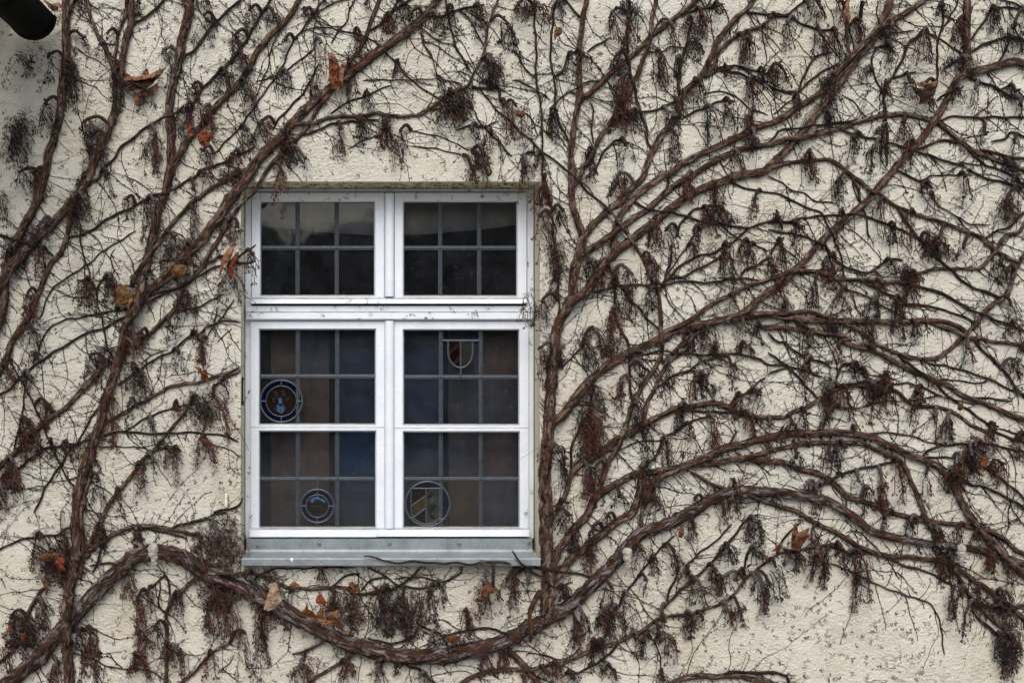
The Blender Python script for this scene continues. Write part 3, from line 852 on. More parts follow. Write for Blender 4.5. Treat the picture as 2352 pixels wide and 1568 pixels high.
BRANCHES = """
L 10 12 a0 600,-30 610,100 600,300 610,480 590,620 565,850 550,1050 500,1250 440,1430 425,1568 a1 375,150 320,330 240,470 180,600 110,740 70,880 40,1020 40,1180 10,1350 -40,1480
L 5 5 a0 690,0 640,90 610,200
L 6 6 a0 800,-20 830,130 880,270 930,390 980,480 1020,600 1050,720 1070,850
L 9 12 a0 1200,-20 1205,200 1170,330 1140,480 1110,650 1090,830 1060,1000 1020,1130 980,1250 900,1400 830,1568 a1 770,130 680,250 590,370 440,530 300,660 200,770 100,880 30,1000 -40,1100
L 6 5 a0 1160,-10 1150,150 1100,280 1070,420 1050,550 1060,680
L 5 4 a0 1215,215 1330,160 1420,90 1510,0
L 11 13 a0 1700,-20 1740,80 1710,200 1670,350 1650,520 1610,680 1570,850 1550,1000 1560,1150 1570,1300 1570,1450 1560,1568 a1 1530,130 1500,250 1440,400 1420,560 1390,700 1350,850 1310,1000 1290,1120 1240,1280 1150,1440 a2 1140,-40 1120,60 1080,200 1020,400 960,560 920,760 860,900 800,1050 760,1220 715,1400 700,1540 a3 695,150 700,300 680,500 640,700 610,900 600,1100 620,1300 640,1600
L 5 7 a2 880,780 850,950 840,1100 830,1250 790,1350 760,1480 a3 745,0 755,150 770,280 760,420 720,600
L 5 5 a0 1770,-10 1745,70
L 9 14 b0 1680,-20 1590,100 1500,200 1350,320 1210,420 1080,510 920,640 720,790 560,920 430,1030 320,1150 200,1290 90,1390 0,1500 a1 2290,50 2200,160 2090,300 2020,420 1930,520 1870,620 1760,720 1640,850 1530,970 1400,1080 1300,1170 1220,1280
L 6 7 b0 700,830 600,960 520,1080 450,1190 350,1300 230,1420 100,1560 a1 2351,170 2280,240 2200,330 2140,410 2060,540 1990,650 1900,800 1830,920 1750,1010 1680,1050 1580,1090 1480,1130 1380,1180 1290,1230
L 7 6 b0 1145,-20 1090,120 1040,250 990,380 930,470 870,560 830,640 790,740
L 7 9 b0 400,-10 330,110 240,230 130,320 60,420 0,490 a0 2290,620 2210,740 2120,850 2000,960 1910,1070 1830,1170 1730,1280 1640,1440 1570,1550
L 5 5 a0 2220,-10 2130,60 2050,140 1960,240 1870,340 1800,440 1700,520 1640,620
L 5 5 b0 130,0 70,90 10,200 a0 2270,370 2180,480 2080,600 1950,730 1850,840 1790,930 1740,1060
L 3.5 3 b0 620,0 540,120 470,200 400,300 330,410 270,550 190,680 120,800 0,960 a0 2270,1070 2190,1200 2080,1290 1960,1420
L 3 2.5 b0 830,0 700,40 600,90 500,160
L 3 3 b0 910,-10 860,90 830,190 760,280 690,400
L 4 4 b0 575,590 520,690 450,830 380,920 280,1030 200,1110 150,1190
L 3 2.5 b0 540,450 430,540 300,630 190,690 0,750
L 2.5 2 b0 215,300 150,430 110,600 50,750 0,900
L 2 2 b0 580,-10 545,200 535,350 540,560 510,800 500,900
L 4 4 b0 1430,-10 1310,60 1230,140 1170,210 1050,280
L 3 3 b0 1300,0 1200,160 1120,240
L 6 4 b0 270,1200 370,1140 500,1130 620,1100 700,1080 820,1070 980,1060 1120,1040 1200,1060 1300,1070 1400,1060 1500,1050 1600,1000 1700,920 1780,860 1900,800 1960,770 2010,650 2060,570 2100,430 2120,300 2150,200 2200,50 2220,-10
L 3.5 2.5 b0 680,1050 800,970 920,910 1000,880 1100,840 1190,800 1240,790
L 4.5 3.5 b0 420,1240 550,1210 680,1150 800,1130 900,1110 1000,1100 1120,1100
L 3 2 b0 1480,1050 1600,1010 1700,990
L 3.5 4 b0 1750,-10 1760,150 1790,280 1830,410 1900,530 1970,660
L 2.5 2 b0 1510,250 1620,340 1700,400 1820,410
L 2 2 b0 1530,170 1530,380 1600,500 1640,600 1680,720 1740,850
L 3 3 b0 730,270 850,300 990,340 1100,390 1200,480 1280,570 1380,700 1450,760 1560,830 1690,910
L 2 2 b0 420,300 470,270 600,250 730,270
L 2 2 b0 980,740 1200,740 1400,730 1600,730 1750,740 1900,770
L 4 3.5 b0 1580,150 1750,140 1870,90 1990,70 2100,40
L 3 2.5 b0 1840,1200 1960,1150 2100,1160 2230,1110
L 5 4 b0 1980,790 2060,810 2150,810 2220,820 2240,920 2290,960
L 3 4 b0 2060,820 2150,930 2220,1020 2351,1140 c0 60,1200 180,1290 280,1390 380,1470 490,1560 c1 600,90 700,190 790,270
L 3 3.5 b0 1990,1000 2060,1120 2200,1280 2351,1440
L 2 2 b0 1430,1200 1640,1250 1800,1300 1980,1390
L 2 2 b0 1430,1340 1700,1380 1900,1420
L 2 2 b0 840,1370 980,1300 1150,1240
L 2.5 2.5 b0 1850,90 1960,170 2030,300 2100,420
L 5 4 a1 -20,575 100,620 270,680 380,710 450,740 490,790
L 7 9 a1 660,280 640,430 610,600 560,750 470,850 400,1000 330,1180 260,1350 190,1450 110,1568 a2 70,120 20,230 -60,380
L 5 4 a1 650,610 780,570 880,520 1000,440 1130,370 1240,320 1330,270 1450,220 1550,190 1690,110 1790,60 a0 1900,1540 2090,1480 2340,1350
L 4 5 a0 1690,970 1600,1040 1500,1090 1400,1140 1300,1200 1200,1280 1110,1360 1050,1460 930,1568 a1 900,60 830,110 790,140
L 7 6 a1 1200,1060 1260,940 1310,850 1380,760 1480,640 1540,540 1610,450 1690,370 1780,280 1850,230 1950,150 2090,80 2220,20
L 7 6 a1 1280,1568 1380,1490 1480,1390 1600,1270 1640,1180 1680,1110
L 3 3 a1 1600,1280 1700,1270 1850,1240 2000,1160 2060,1130
L 5 5 a1 1830,920 1870,860 1950,830 2030,790 2100,830 2180,850 2351,830
L 4.5 4 a1 2130,830 2190,790 2280,740 2351,680
L 4.5 4 a1 1380,1190 1500,1110 1650,1060 1760,1000 1850,960 1950,900 2050,860
L 3 3.5 a1 740,500 745,650 770,780 810,920 840,1020 890,1110 900,1250 930,1350 960,1480 980,1568 a2 1010,100 1040,160
L 2.5 2.5 a1 1250,550 1100,640 960,730 850,830 700,920 560,1020 460,1120 400,1250 360,1370
L 2 2 a1 1060,710 1010,790 1030,880
L 2 2 a1 960,740 1010,800 1040,870 1100,1000
L 4 5 a1 710,1000 780,1015 840,1030 890,1110
L 4 4 a1 1040,1050 1030,950 990,950 930,1020 890,1110
L 3 3 a1 1200,1280 1100,1290 900,1310 700,1350 600,1370 500,1420 430,1480 390,1540 a2 350,80 300,200
L 4.5 4.5 a1 1200,1310 1080,1370 950,1450 780,1500 660,1568 a2 510,80 400,160 300,240 180,340 90,430 0,480 -40,500
L 3.5 4 a1 2210,1390 2050,1380 1900,1430 1840,1490 1700,1550 a2 1600,70 1450,150 1340,220 1200,310 1080,400
L 2 2 a2 1540,70 1400,120 1300,190
L 2 2 a1 2130,1450 2000,1568
L 3 2.5 a1 1990,1250 1970,1390 1900,1540
L 3 2.5 a1 2150,1180 2060,1320 1980,1420
L 8 7 a2 1010,170 930,240 870,320 760,440 650,560 540,650 430,720 330,810 230,930 140,1020 60,1080 -20,1150
L 3 3 a2 240,300 230,450 200,640 170,800 140,960 110,1040
L 3.5 3.5 a2 90,160 150,300 210,370 270,490 330,630 370,720 430,840 480,970 560,1150 600,1220 690,1340
L 6 5 a2 960,740 1100,680 1170,640 1250,580 1350,530 1500,450 1590,410 1720,380 1830,370 1930,340 2080,290 2200,240
L 5 4 a2 1960,420 2080,330 2210,270
L 3.5 3 a2 1150,820 1290,730 1430,670 1560,620 1700,580
L 4.5 4 a2 840,900 1000,860 1100,830 1200,830 1400,840 1600,840 1800,840 2000,850 2100,870 2190,920
L 7 5 a3 770,420 800,320 850,220 900,120 950,20 a2 1040,1440 1130,1330 1220,1210 1270,1130 1330,1060 1420,990 1480,910 1580,790 1660,700 1720,600 1780,520
L 5 4.5 a2 -20,1270 100,1190 200,1140 300,1060 420,990 550,960 700,930 780,900 840,890
L 3.5 4 a2 900,610 830,720 770,840 700,930 620,1020 560,1130 500,1220 420,1340 370,1440 310,1568
L 2 2 a2 700,970 900,970 1150,960 1350,970
L 5 4 a2 1420,990 1530,980 1620,990
L 2 2 a2 1900,930 2050,980 2150,1010 2210,1070
L 4 4 a2 1960,1568 2080,1540 2180,1510 2230,1430
T 19 20 a3 -60,1660 60,1568 200,1460 370,1320 450,1210 550,1090 680,950 780,850 880,740 980,630 1100,520 1200,440 1300,385 1400,365 1500,365 1620,390 1720,440 1800,500 1900,560 2050,600 2200,660 2351,750 b3 100,800 250,890 400,990 600,1090 800,1190 1000,1250 1200,1300 1400,1325 1600,1325 1800,1300 2000,1265 2200,1210 2351,1150 c3 100,1090
T 18 8 c3 80,1100 250,1020 400,940 550,840 680,720 780,620 900,510 1000,400 1080,300 1170,200 1300,150 1420,110 1540,50 1650,0 c2 1700,1530 1800,1460 1900,1420 1980,1380 2100,1370 2200,1365 2351,1375 d2 200,1400 400,1430 560,1470 660,1530 720,1568 d3 830,80 950,170 1100,220 1300,260 1500,290 1700,310 1900,340 2100,390 2380,480
T 7 8 c2 2040,1390 2110,1410 2250,1440 2351,1480 d2 150,1520 300,1568 d3 370,60 500,130 620,180 720,240 820,300 920,350 1020,380 1150,410 1300,410 1450,430 1580,440 1680,460 1800,560 1900,630 2010,700 2100,780 2200,860 2300,930 2380,990
T 7 6 a3 790,420 830,350 980,240 1060,190 1170,150 1260,130 1400,130 1550,150 1700,180 1790,210
T 4.5 4 a3 1580,145 1720,100 1850,70 1950,30 2080,0
T 4 3.5 a3 1260,160 1450,170 1600,200 1720,250
T 5 4 a3 980,240 930,330 900,430 850,560
T 4 4 a3 -20,350 80,290 200,250 350,230 450,210 560,200
T 5 5 a3 560,200 590,155 640,145 700,180 740,240
T 6 5 a3 430,690 400,700 330,780 280,880 240,980 210,1090 170,1200 80,1310 -20,1390
T 6 7 a3 1550,790 1650,730 1740,650 1830,580
T 6 6 a3 1570,760 1550,850 1530,920 1530,1000 1540,1200 1530,1350 1530,1590
T 4 4 a3 1560,770 1550,640 1520,570 1470,610 1420,670 1350,720
T 3 3 a3 1470,640 1460,760 1470,870 1530,920
T 4 5 a3 660,1080 760,1080 840,1050
T 5 6 a3 440,1280 480,1310 520,1360 550,1400
T 3.5 4 a3 820,490 930,480 1060,470 1090,530 1100,580
T 2.5 2 a3 600,1290 720,1310 880,1360 1000,1410 1150,1430 1300,1440 1420,1480 1500,1530
T 7 5 a3 1620,1600 1750,1490 1850,1390 1930,1300 2030,1240 2110,1200
T 2 2 a3 2000,1480 2100,1390 2150,1310
T 6 5 a3 1890,540 2100,560 2300,560 b3 60,590 120,620 250,670 310,690 420,700 550,700 680,690 800,690 900,720
T 3 2.5 b3 -20,610 80,560 180,520 400,510 600,510 900,510
T 4 3.5 b3 680,700 760,620 850,570 960,560
T 3.5 3.5 b3 1020,500 1120,550 1210,610 1310,670 1450,690 1600,680 1700,640 1800,610 1870,570 1900,520
T 5 5 b3 1520,500 1430,590 1300,680 1200,720 1050,740 900,750
T 2.5 2.5 b3 1270,610 1400,590 1550,600 1680,640
T 3.5 3 b3 960,720 1050,620 1130,600 1200,600
T 6 4 b3 610,1100 620,1130 600,1190 530,1230 440,1280 330,1300
T 4.5 4 b3 460,1275 445,1320 440,1370
T 6 5 b3 1080,1230 1140,1270 1165,1330 1140,1360 1090,1390
T 4.5 4 b3 1150,1350 1200,1360 1260,1370
T 5 4 b3 1165,1370 1150,1420 1125,1460
T 4 4 b3 680,1200 750,1205 800,1230 830,1290
T 3 3 b3 800,1210 850,1180 915,1170
T 6 5 b3 910,1280 800,1370 680,1440 580,1500 470,1580
T 4 4 b3 1470,1010 1600,1080 1700,1130 1750,1200 1780,1350 1720,1410
T 4 4 b3 1030,1160 1200,1200 1350,1180 1440,1130 1490,1050
T 5 5 b3 1320,1340 1400,1410 1500,1450 1640,1560
T 4 4 b3 1970,1080 2100,1060 2200,1080 2260,1110 2351,1110
T 4 4 b3 1720,1130 1850,1100 1950,1080
T 7 4 b3 1850,1590 2000,1500 2150,1460 2351,1440 c3 120,1440 230,1430 340,1400 450,1390 550,1350 650,1300 800,1250 900,1220 1000,1180 1070,1140 1180,1090 1290,1020 1400,960 1550,940 1700,920 1800,880 1900,850 1980,800 2060,720 2120,650 2150,600 2250,530 2320,470 d3 60,400 150,360 280,350 400,330 500,310 580,290 650,280
T 4 4 c3 1420,850 1460,700 1510,590 1530,500
T 5 4 c3 1400,880 1430,830 1530,740 1640,640 1720,560 1810,480 1900,390 1980,290 2070,170 2160,70 2250,20
T 3.5 3 c3 1590,510 1680,410 1750,340 1850,280 1950,190 2020,110
T 4 3 c3 960,900 1010,780 1080,690 1160,600 1230,490 1310,390 1400,290 1500,210
T 3 2.5 c3 1150,1100 1220,1120 1300,1190 1350,1300 1370,1430 1380,1510
T 4 4 c3 500,1480 620,1470 740,1410 830,1350 950,1230 1050,1130
T 6 4 c3 810,1350 850,1370 900,1410 950,1490
T 2 2 c3 130,1330 150,1300 300,1310 420,1340 540,1320 620,1240
T 9 8 b3 2290,1230 c3 -10,1290 60,1350 130,1430 200,1510 260,1590
T 6 6 c3 90,1470 110,1520 140,1590
T 8 8 c3 1420,1600 1600,1520 1750,1500 1900,1510 2050,1500 2200,1530 2351,1550 d3 100,1600
T 5 5 c3 1900,1510 1960,1485 2100,1460 2250,1470 2351,1470 d3 130,1490 180,1510 200,1590
T 4 4 c3 2130,620 2140,520 2150,400 2200,330 2280,310
T 3 2.5 d3 380,400 500,450 640,490 760,550 870,600 960,640 1080,690 1200,730 1300,770 1420,810 1500,860 1560,960 1600,1100 1620,1310
T 2 2 d3 720,180 830,180 890,210 970,300 1060,400 1140,500 1215,620
T 5 4 d3 1060,400 1110,430 1250,490 1400,520 1500,560 1600,630 1720,680
T 6 7 d3 1640,430 1700,500 1760,610 1820,720 1900,820 1980,900 2080,1000 2190,1090 2300,1250
T 6 6 d3 1850,790 1880,870 1930,970 2030,1050 2100,1110 2200,1120
T 5 5 d3 1930,860 2100,880 2250,870 2351,850
T 4 4 d3 570,310 650,340 780,370 900,380
T 4 3.5 d3 80,380 130,270 200,190 260,120 300,90
R 18 14 c3 340,960 330,850 335,700 340,550 330,400 320,200 320,50 c2 310,1400 300,1250 310,1100 330,920 340,750 350,600 360,400 380,250 400,100
R 14 11 c2 385,200 400,80 c1 390,1560 430,1400 500,1250 555,1130 560,1000 590,850 630,700 665,570
R 9 7 c1 650,600 600,450 560,330 545,200 550,80 c0 545,1568 540,1400 560,1250 580,1100 610,920 620,800 620,600 620,430 640,280 650,150 680,50 690,-20
R 9 7 c1 665,600 720,520 800,440 900,350 1000,280 1060,200 1150,120 1210,50 c0 1230,1530 1290,1400 1360,1270 1450,1150 1520,1040 1560,900 1640,790 1740,700 1830,530 1880,400 1970,270 2080,150 2180,60 2230,-20
R 5 5 c0 1290,1370 1250,1300 1230,1170 1180,1050 1150,930 1130,800 1080,650 1060,530 1060,380 1070,200 1090,120
R 6 6 c0 1770,700 1850,600 1900,480 2000,380 2100,310 2200,270 2351,200
R 9 8 c1 935,760 935,620 960,500 1010,390 1080,290 1180,200 1280,130 1380,50 1480,10 c0 1550,1510 1620,1480 1800,1390 1950,1320 2100,1250 2200,1190 2351,1140 d0 120,1090 240,1010 400,910 540,800 620,690 720,570 820,460 920,360 1020,260 1150,180 1280,110 1400,30 1460,-20
R 9 6 c1 630,780 770,690 880,610 990,530 1120,440 1230,370 1330,280 1420,190 1550,100 1680,30 c0 1780,1530 1830,1500 1960,1430 2100,1370 2351,1330 d0 150,1290 350,1250 500,1210 650,1180 800,1130 950,1090 1080,1060 1250,1050 1400,1080 1550,1130 1640,1200 1760,1290 1900,1390 2050,1450 2200,1510 2380,1570
R 5 5 c1 1420,200 1430,90 1450,40
R 12 9 c1 480,1320 540,1210 600,1170 690,1100 750,1000 830,880 960,740 1080,650 1200,550 1310,470 1430,370 1540,280 1650,210 1780,150 1900,110 2000,70 2150,30 2300,10 d0 60,1480 180,1370 300,1230 420,1080 520,940 640,800 720,680 800,560 900,450 1000,320 1060,180 1110,60 1125,-20
R 5 8 c1 780,260 880,350 960,450 1040,550 1110,660 1180,770 1230,880 1290,1000 1340,1100 1355,1200 1360,1300 1370,1420 1380,1568 c2 1370,120 1310,240 1230,360 1150,500 1100,600 1060,720 1020,850 980,970 900,1080 850,1200 800,1400
R 5 4 c1 1345,1120 1380,1050 1430,990 1520,900 1610,840 1730,780 1850,750 1950,690 2050,640 2100,600 2180,520
R 4 4 c1 1400,1040 1440,880 1460,760 1470,680
R 3 3 c1 1370,1060 1450,930 1530,800 1600,700 1680,590 1760,520
R 4 4.5 c1 620,1180 720,1120 800,1100 900,1070 1000,1060 1150,1050 1300,1040 1450,1040 1560,1020 1700,1020 1850,1020 2000,1000 2080,990 2150,900 2250,860 2351,800 d1 50,730 100,650 150,610
R 3.5 3 c1 2060,990 2200,1000 2351,1020
R 4 4 c1 1430,1000 1580,970 1700,900 1850,830 1950,760
R 5 4.5 c1 1500,620 1550,500 1620,410 1680,350 1760,330 1860,320 1950,370
R 4.5 4 c1 1060,290 1110,290 1180,320 1290,360 1400,370 1550,410 1650,430 1800,480 1950,500 2120,520 2250,500 2351,470 d1 150,470 260,490 340,510
R 3 3 c1 1900,480 2050,600 2200,670 2351,740
R 4.5 3 c1 1950,100 2050,130 2200,170 2351,200 d1 150,240 300,310 420,360 490,400 540,490 600,600 640,700 680,850 690,960
R 7 6 c1 1370,1500 1480,1440 1600,1390 1750,1290 1880,1200 2000,1140 2100,1090 2230,1040 2351,1000 d1 100,960 200,920 330,920 450,930 560,970 650,990 800,1000 950,1010 1100,1020 1220,1030
R 12 7 c2 350,800 380,740 470,670 560,550 650,430 740,330 850,240 960,170 1060,110 1170,60 1300,0 c1 1400,1520 1500,1460 1650,1430 1800,1400 1950,1360 2100,1340 2351,1320 d1 150,1340 350,1370 600,1380 800,1380 1000,1390 1200,1390 1400,1380 1550,1380 1700,1410 1790,1460 1840,1540
R 9 9 c1 1950,1380 2080,1330 2170,1270 2270,1180 2351,1110 d1 130,1040 220,940 330,830 440,700 560,580 690,470 830,350 920,270 1000,170 1080,80 1150,0 d0 1250,1450 1340,1350 1450,1230 1540,1100 1640,920 1720,760 1800,680 1830,600 1830,480 1830,350 1830,200 1830,-20
R 9 12 d0 1780,720 1830,680 1950,650 2100,610 2250,570 2380,590
R 7 6 c2 1200,760 1210,700 1250,560 1310,440 1380,280 1460,170 1610,60 c1 1640,1550 1800,1430
R 5 6 c2 1400,170 1480,90 1580,0 c1 1620,1500
R 6 8 c3 350,120 c2 430,1500 490,1400 530,1270 560,1200
R 10 6 c2 540,1240 570,1180 640,1110 740,1060 850,1000 940,910 1030,860 1130,820 1220,750 1320,700 1430,650 1500,610 1620,600 1750,570 1870,560 1980,600 2060,650 2200,680 2351,690 d2 150,690 240,640 350,600 450,540 520,490
R 5 4.5 c2 1480,620 1650,630 1850,640 2050,660
R 10 6 c3 370,520 430,350 500,250 580,150 700,10 c2 720,1520 780,1430 850,1370 1000,1280 1120,1220 1240,1200 1400,1180 1600,1140 1800,1120 2000,1090 2070,1070 2200,1080 2351,1100 d2 150,1110 300,1170 450,1210 560,1260 650,1340 740,1430 850,1460 980,1500 1100,1540 d3 1050,0 1200,20 1320,50 1450,80 1600,100 1750,110 1900,150 2050,180 2180,250 2280,350 2380,400
R 10 9 c3 360,640 400,590 470,520 560,420 680,320 780,240 870,170 980,80 1100,10 c2 1150,1480 1250,1380 1330,1280 1400,1220 1500,1180 1620,1130 1750,1080 1850,1030 1950,980 2100,950 2250,900 2351,880 d2 100,860 250,840 400,840 600,830 800,850 950,870 1050,920 1150,970 1300,1040 1420,1080 1550,1140 1640,1210 1700,1300 1760,1430 1830,1568 d3 1900,100 1980,200 2100,320 2200,430 2380,600
R 7 7 c2 2050,1080 2180,1060 2351,1010 d2 100,980 250,950 450,930 700,930 850,930 980,980 1100,1040 1200,1080 1270,1180 1310,1270 1360,1380 1420,1530 d3 1430,0 1470,100 1520,200 1570,310
R 6 7 c3 1185,200 1190,0 c2 1220,1500 1260,1370 1300,1290 1340,1240
R 6 5 c2 1640,1200 1680,1210 1760,1260 1850,1310 1980,1360
R 3 3 c2 1840,1300 1870,1370 1920,1480
R 5 5 c1 890,820 900,900 940,1000 940,1200 960,1350 1000,1480 1060,1568 c2 1080,100 1085,300 1075,430 1110,550
R 4 4 c1 960,1000 1050,1130 1150,1250 1250,1370 1360,1460
R 5 4 c2 540,1200 550,1000 590,850 640,750 720,600 750,400
R 3 3 c2 460,250 540,150 640,50
R 4 3.5 c2 1330,420 1400,380 1500,310 1620,270 1720,280 1780,330
R 3.5 3 c2 1600,280 1720,190 1820,160 1950,140
R 3.5 4 c2 1100,150 1240,110 1360,80 1550,110 1750,120 1950,110 2150,130 2280,160 2351,200 d2 200,235 350,270 500,320
R 4 4 c2 1990,600 2060,500 2150,470 2300,460
R 4 3 c2 2150,470 2250,380 2330,330
R 4.5 4 c2 1200,1160 1260,1100 1320,1050 1380,900 1440,860 1540,810 1640,730 1730,700 1850,680
R 2.5 2.5 c2 900,1000 1000,990 1130,930 1250,910 1380,900
R 4.5 4 c2 1920,1000 1950,970 2000,930 2060,830
R 7 6 c3 260,720 190,850 160,950 170,1080 170,1190
R 4.5 4 c3 70,550 150,510 300,520 450,540 600,570 780,600
R 3.5 3 c3 130,540 280,600 360,660 440,690 520,650 560,640
R 4 4 c3 0,350 50,420 100,490 200,550
R 4.5 3 c3 -10,475 -30,470 b3 2200,460 2100,460 1990,475 1850,460 1720,470 1600,470 1490,450 1400,450 1290,460 1180,450 1100,420 990,400
R 4 4 c0 200,-10 215,300 220,600 240,850 270,1050 280,1250 280,1568 c1 340,250 370,450 390,650 400,750 420,900 430,1100 430,1260 400,1420
R 4 4 c0 400,-10 380,220 350,430 370,630 390,720 395,950 430,1100 480,1230 530,1320
R 4 4 c0 395,710 460,650 500,550 550,480 630,470
R 3 2.5 c0 340,1000 430,910 520,850 620,800 700,760 830,740
R 3 3 c0 0,460 80,560 130,640 215,710
R 4 4 c0 500,20 560,80 630,160
R 8 6 c0 600,960 650,900 720,850 800,780 880,700 950,640 1030,570 1120,500 1200,420 1280,340 1360,270 1450,200 1540,130 1640,60 1720,-20
R 8 6 c1 560,150 620,60 c0 650,1550 710,1480 750,1380 810,1260 880,1160 950,1070 1000,960 1090,830 1120,750 1170,650 1220,520 1260,400 1280,250 1290,130 1320,40 1330,-20
R 4 4 c0 1290,310 1350,200 1400,170 1490,230
R 5 5 c0 1540,900 1520,750 1560,560 1600,440 1640,250 1660,160
R 4 4 c0 1140,1050 1250,1020 1350,1000 1420,960 1520,930
R 4 4 c0 770,1568 820,1430 880,1350 940,1290 1040,1300
R 4.5 4 c0 1560,1090 1680,1020 1780,990 1870,950 1950,930 2050,930
R 4 4 c0 1770,720 1900,660 2050,670 2200,720 2351,760
R 3.5 3 c0 1850,640 1950,610 2050,610 2200,650 2351,680
R 4 4 c0 1560,150 1620,120 1700,80 1750,80 1800,70 1940,40
R 3 3 c0 1740,-10 1780,80 1830,-10
R 4 4 c0 2140,110 2351,130 d0 120,140 230,180 370,240 540,280 650,270
R 2.5 2.5 c0 1200,500 1270,480 1380,470 1450,430 1590,440
R 4 3 c0 690,480 730,440 820,390 900,350
R 3 3 c0 745,1320 730,1200 740,1100 750,1000 710,940
R 2.5 2.5 c0 1760,860 1880,850 2000,860 2100,920 2200,1000 2351,1060
R 2 2 c0 530,850 760,910 980,940
R 2.5 2.5 c0 0,740 70,740 150,790 250,850 350,920
R 2.5 2 c0 100,1030 150,1060 200,1150 240,1260
R 4 4.5 c0 290,1420 240,1410 150,1400 100,1440 95,1490
R 4 4 d0 1610,-10 1610,150 1600,250 1560,350 1550,500 1560,650 1550,800
R 5 5 d0 1460,240 1380,320 1290,400 1250,520 1200,620 1160,700 1090,780 1060,900 1070,1000 1090,1150 1100,1250 1090,1400 1090,1530
R 3.5 3 d0 1000,430 960,530 960,650 1000,760 1055,860
R 4 4 d0 1150,720 1170,710 1270,690 1360,660
R 4 4 d0 340,0 230,90 160,140 0,170
R 6 5 d0 720,150 730,350 760,520
R 4.5 4 d0 735,250 780,200 850,170
R 4 4 d0 290,830 340,680 390,580 450,510 600,480
R 3 2.5 d0 50,1050 150,980 250,900
R 4.5 4 d0 0,780 100,840 270,850 330,790 430,700 530,640 620,600
R 4 4 d0 0,1330 60,1260 110,1190 300,1180 450,1150 600,1130 750,1120 900,1100
R 4 4 d0 640,1190 800,1230 950,1270 1100,1310 1250,1350 1330,1380 1500,1440 1680,1490 1760,1500 1820,1550
R 2.5 2 d0 1760,1490 1960,1520
R 4 4 d0 1560,1120 1680,1080 1800,1070 1950,1080 2150,1080 2351,1070
R 4 4 d0 1930,1080 1980,1110 2000,1160
R 5 5 d0 1380,1370 1500,1330 1620,1290 1760,1310
R 4 4 d0 1700,1260 1770,1310 1850,1400 2000,1510 2150,1568 d1 2351,130
R 5 5 d0 1900,1390 2000,1395 2100,1410 2200,1440 2351,1450
R 4 4 d0 2050,1300 2180,1270 2230,1220 2351,1260
R 5 4 d0 1550,930 1650,850 1750,820 1800,790
R 3 3 d0 1460,300 1560,360 1650,410 1800,500
R 5 5 d0 1840,500 1950,420 2050,380 2200,350 2351,370
R 4 4 d0 1850,380 1950,240 2050,100
R 4 4 d0 2110,580 2180,460 2220,380
R 3 3 d0 2100,70 2250,80 2351,90
R 3 3 d0 2170,0 2260,40 2351,80
R 5 4 d0 1850,710 2000,770 2100,810 2200,880 2300,920
R 3 3 d0 2140,820 2240,790
R 2 2 d0 1900,1060 2000,990 2110,880
R 2 2 d0 680,870 780,940 850,1030 910,1080
R 6 6 c1 2300,10 d0 30,1550 150,1510 300,1480 420,1470 550,1460 640,1510 720,1568 d1 780,60 860,110 940,170 1020,210 1100,270 1200,340 1300,380 1450,430 1590,460 1700,510 1850,570 1950,620 2080,720 2180,780 2320,840
R 3 3 d0 1600,290 1650,190 1720,60 1750,-10
R 5 5 d0 1620,630 1730,560 1830,510
R 5 5 d0 1000,440 1040,430 1140,430
R 3 3 d0 990,360 1040,330 1200,300 1350,280
R 5 4.5 d1 1180,320 1240,430 1300,520 1370,600 1430,660 1500,730 1560,810 1650,890 1700,920 1780,1000 1880,1080 2000,1110 2140,1170
R 4 4 d1 0,470 200,460 300,440 400,430 500,410 620,405 690,400 800,400 940,440 1060,480 1200,530 1330,600 1440,670
R 2.5 2.5 d1 0,50 100,100 200,170 330,200 400,260 480,290 630,300
R 4 4 d1 1180,-10 1300,50 1400,100 1480,140 1510,170
R 2.5 2.5 d1 1500,220 1540,280 1620,360 1750,430 1850,480 2030,500
R 2.5 2.5 d1 1400,90 1520,40 1700,40 1880,45
R 4 4 d1 1830,-20 2000,70 2150,110 2351,150
R 4 4 d1 0,540 150,570 300,600 430,650 520,690 570,740 620,810 700,870 800,920 920,940 980,930 1030,970 1040,1000
R 4 4 d1 940,935 1050,850 1130,820 1240,820
R 6 5 d1 1220,1000 1290,960 1400,940 1550,900 1700,900 1850,900 1950,910
R 6 6 d1 1930,910 2020,820 2090,730 2140,650 2200,590 2300,570 2380,450
R 6 7 d2 1240,130 1350,150 1470,160 1560,140 1650,80 1740,0 d1 1840,1480 1920,1400 1980,1310 2060,1230 2140,1180 2200,1120 2240,1000 2260,930 2310,840 2380,750
R 5 5 d1 1220,1040 1400,1070 1530,1100 1660,1150 1780,1230 1850,1270 1960,1320 2080,1370 2200,1410 2351,1460
R 4 4 d1 860,1010 950,1070 1050,1110 1170,1150 1250,1210 1350,1240 1500,1240 1650,1290 1780,1340 1900,1390
R 3 3 d1 640,1020 740,1100 900,1150 1050,1230 1180,1310 1300,1380
R 4 4 d1 1970,630 2100,550 2230,510 2351,390
R 6 6 c1 2100,1330 2280,1310 d1 0,1310 250,1300 400,1300 520,1340 640,1380
R 5 5 d1 240,1310 300,1400 400,1470 470,1490
R 7 8 c1 2280,1440 d1 0,1440 150,1440 300,1460 450,1480 600,1500 750,1540 d2 660,0 800,40 950,80 1060,130 1180,200 1330,270 1430,310 1530,360 1640,400 1750,470 1850,520 1970,560 2080,610 2200,660 2380,730
R 6 6 d1 660,1380 760,1430 870,1500 950,1550 d2 1000,20 1130,80 1240,130 1330,160
R 6 6 d1 1490,1390 1620,1450 1750,1490 1840,1530 1950,1540 2100,1568 d2 2351,30
R 4.5 4.5 d1 0,1490 100,1568 d2 150,0 230,80 330,140 450,170 540,200 580,250
R 3 3 d1 870,340 900,450 930,620
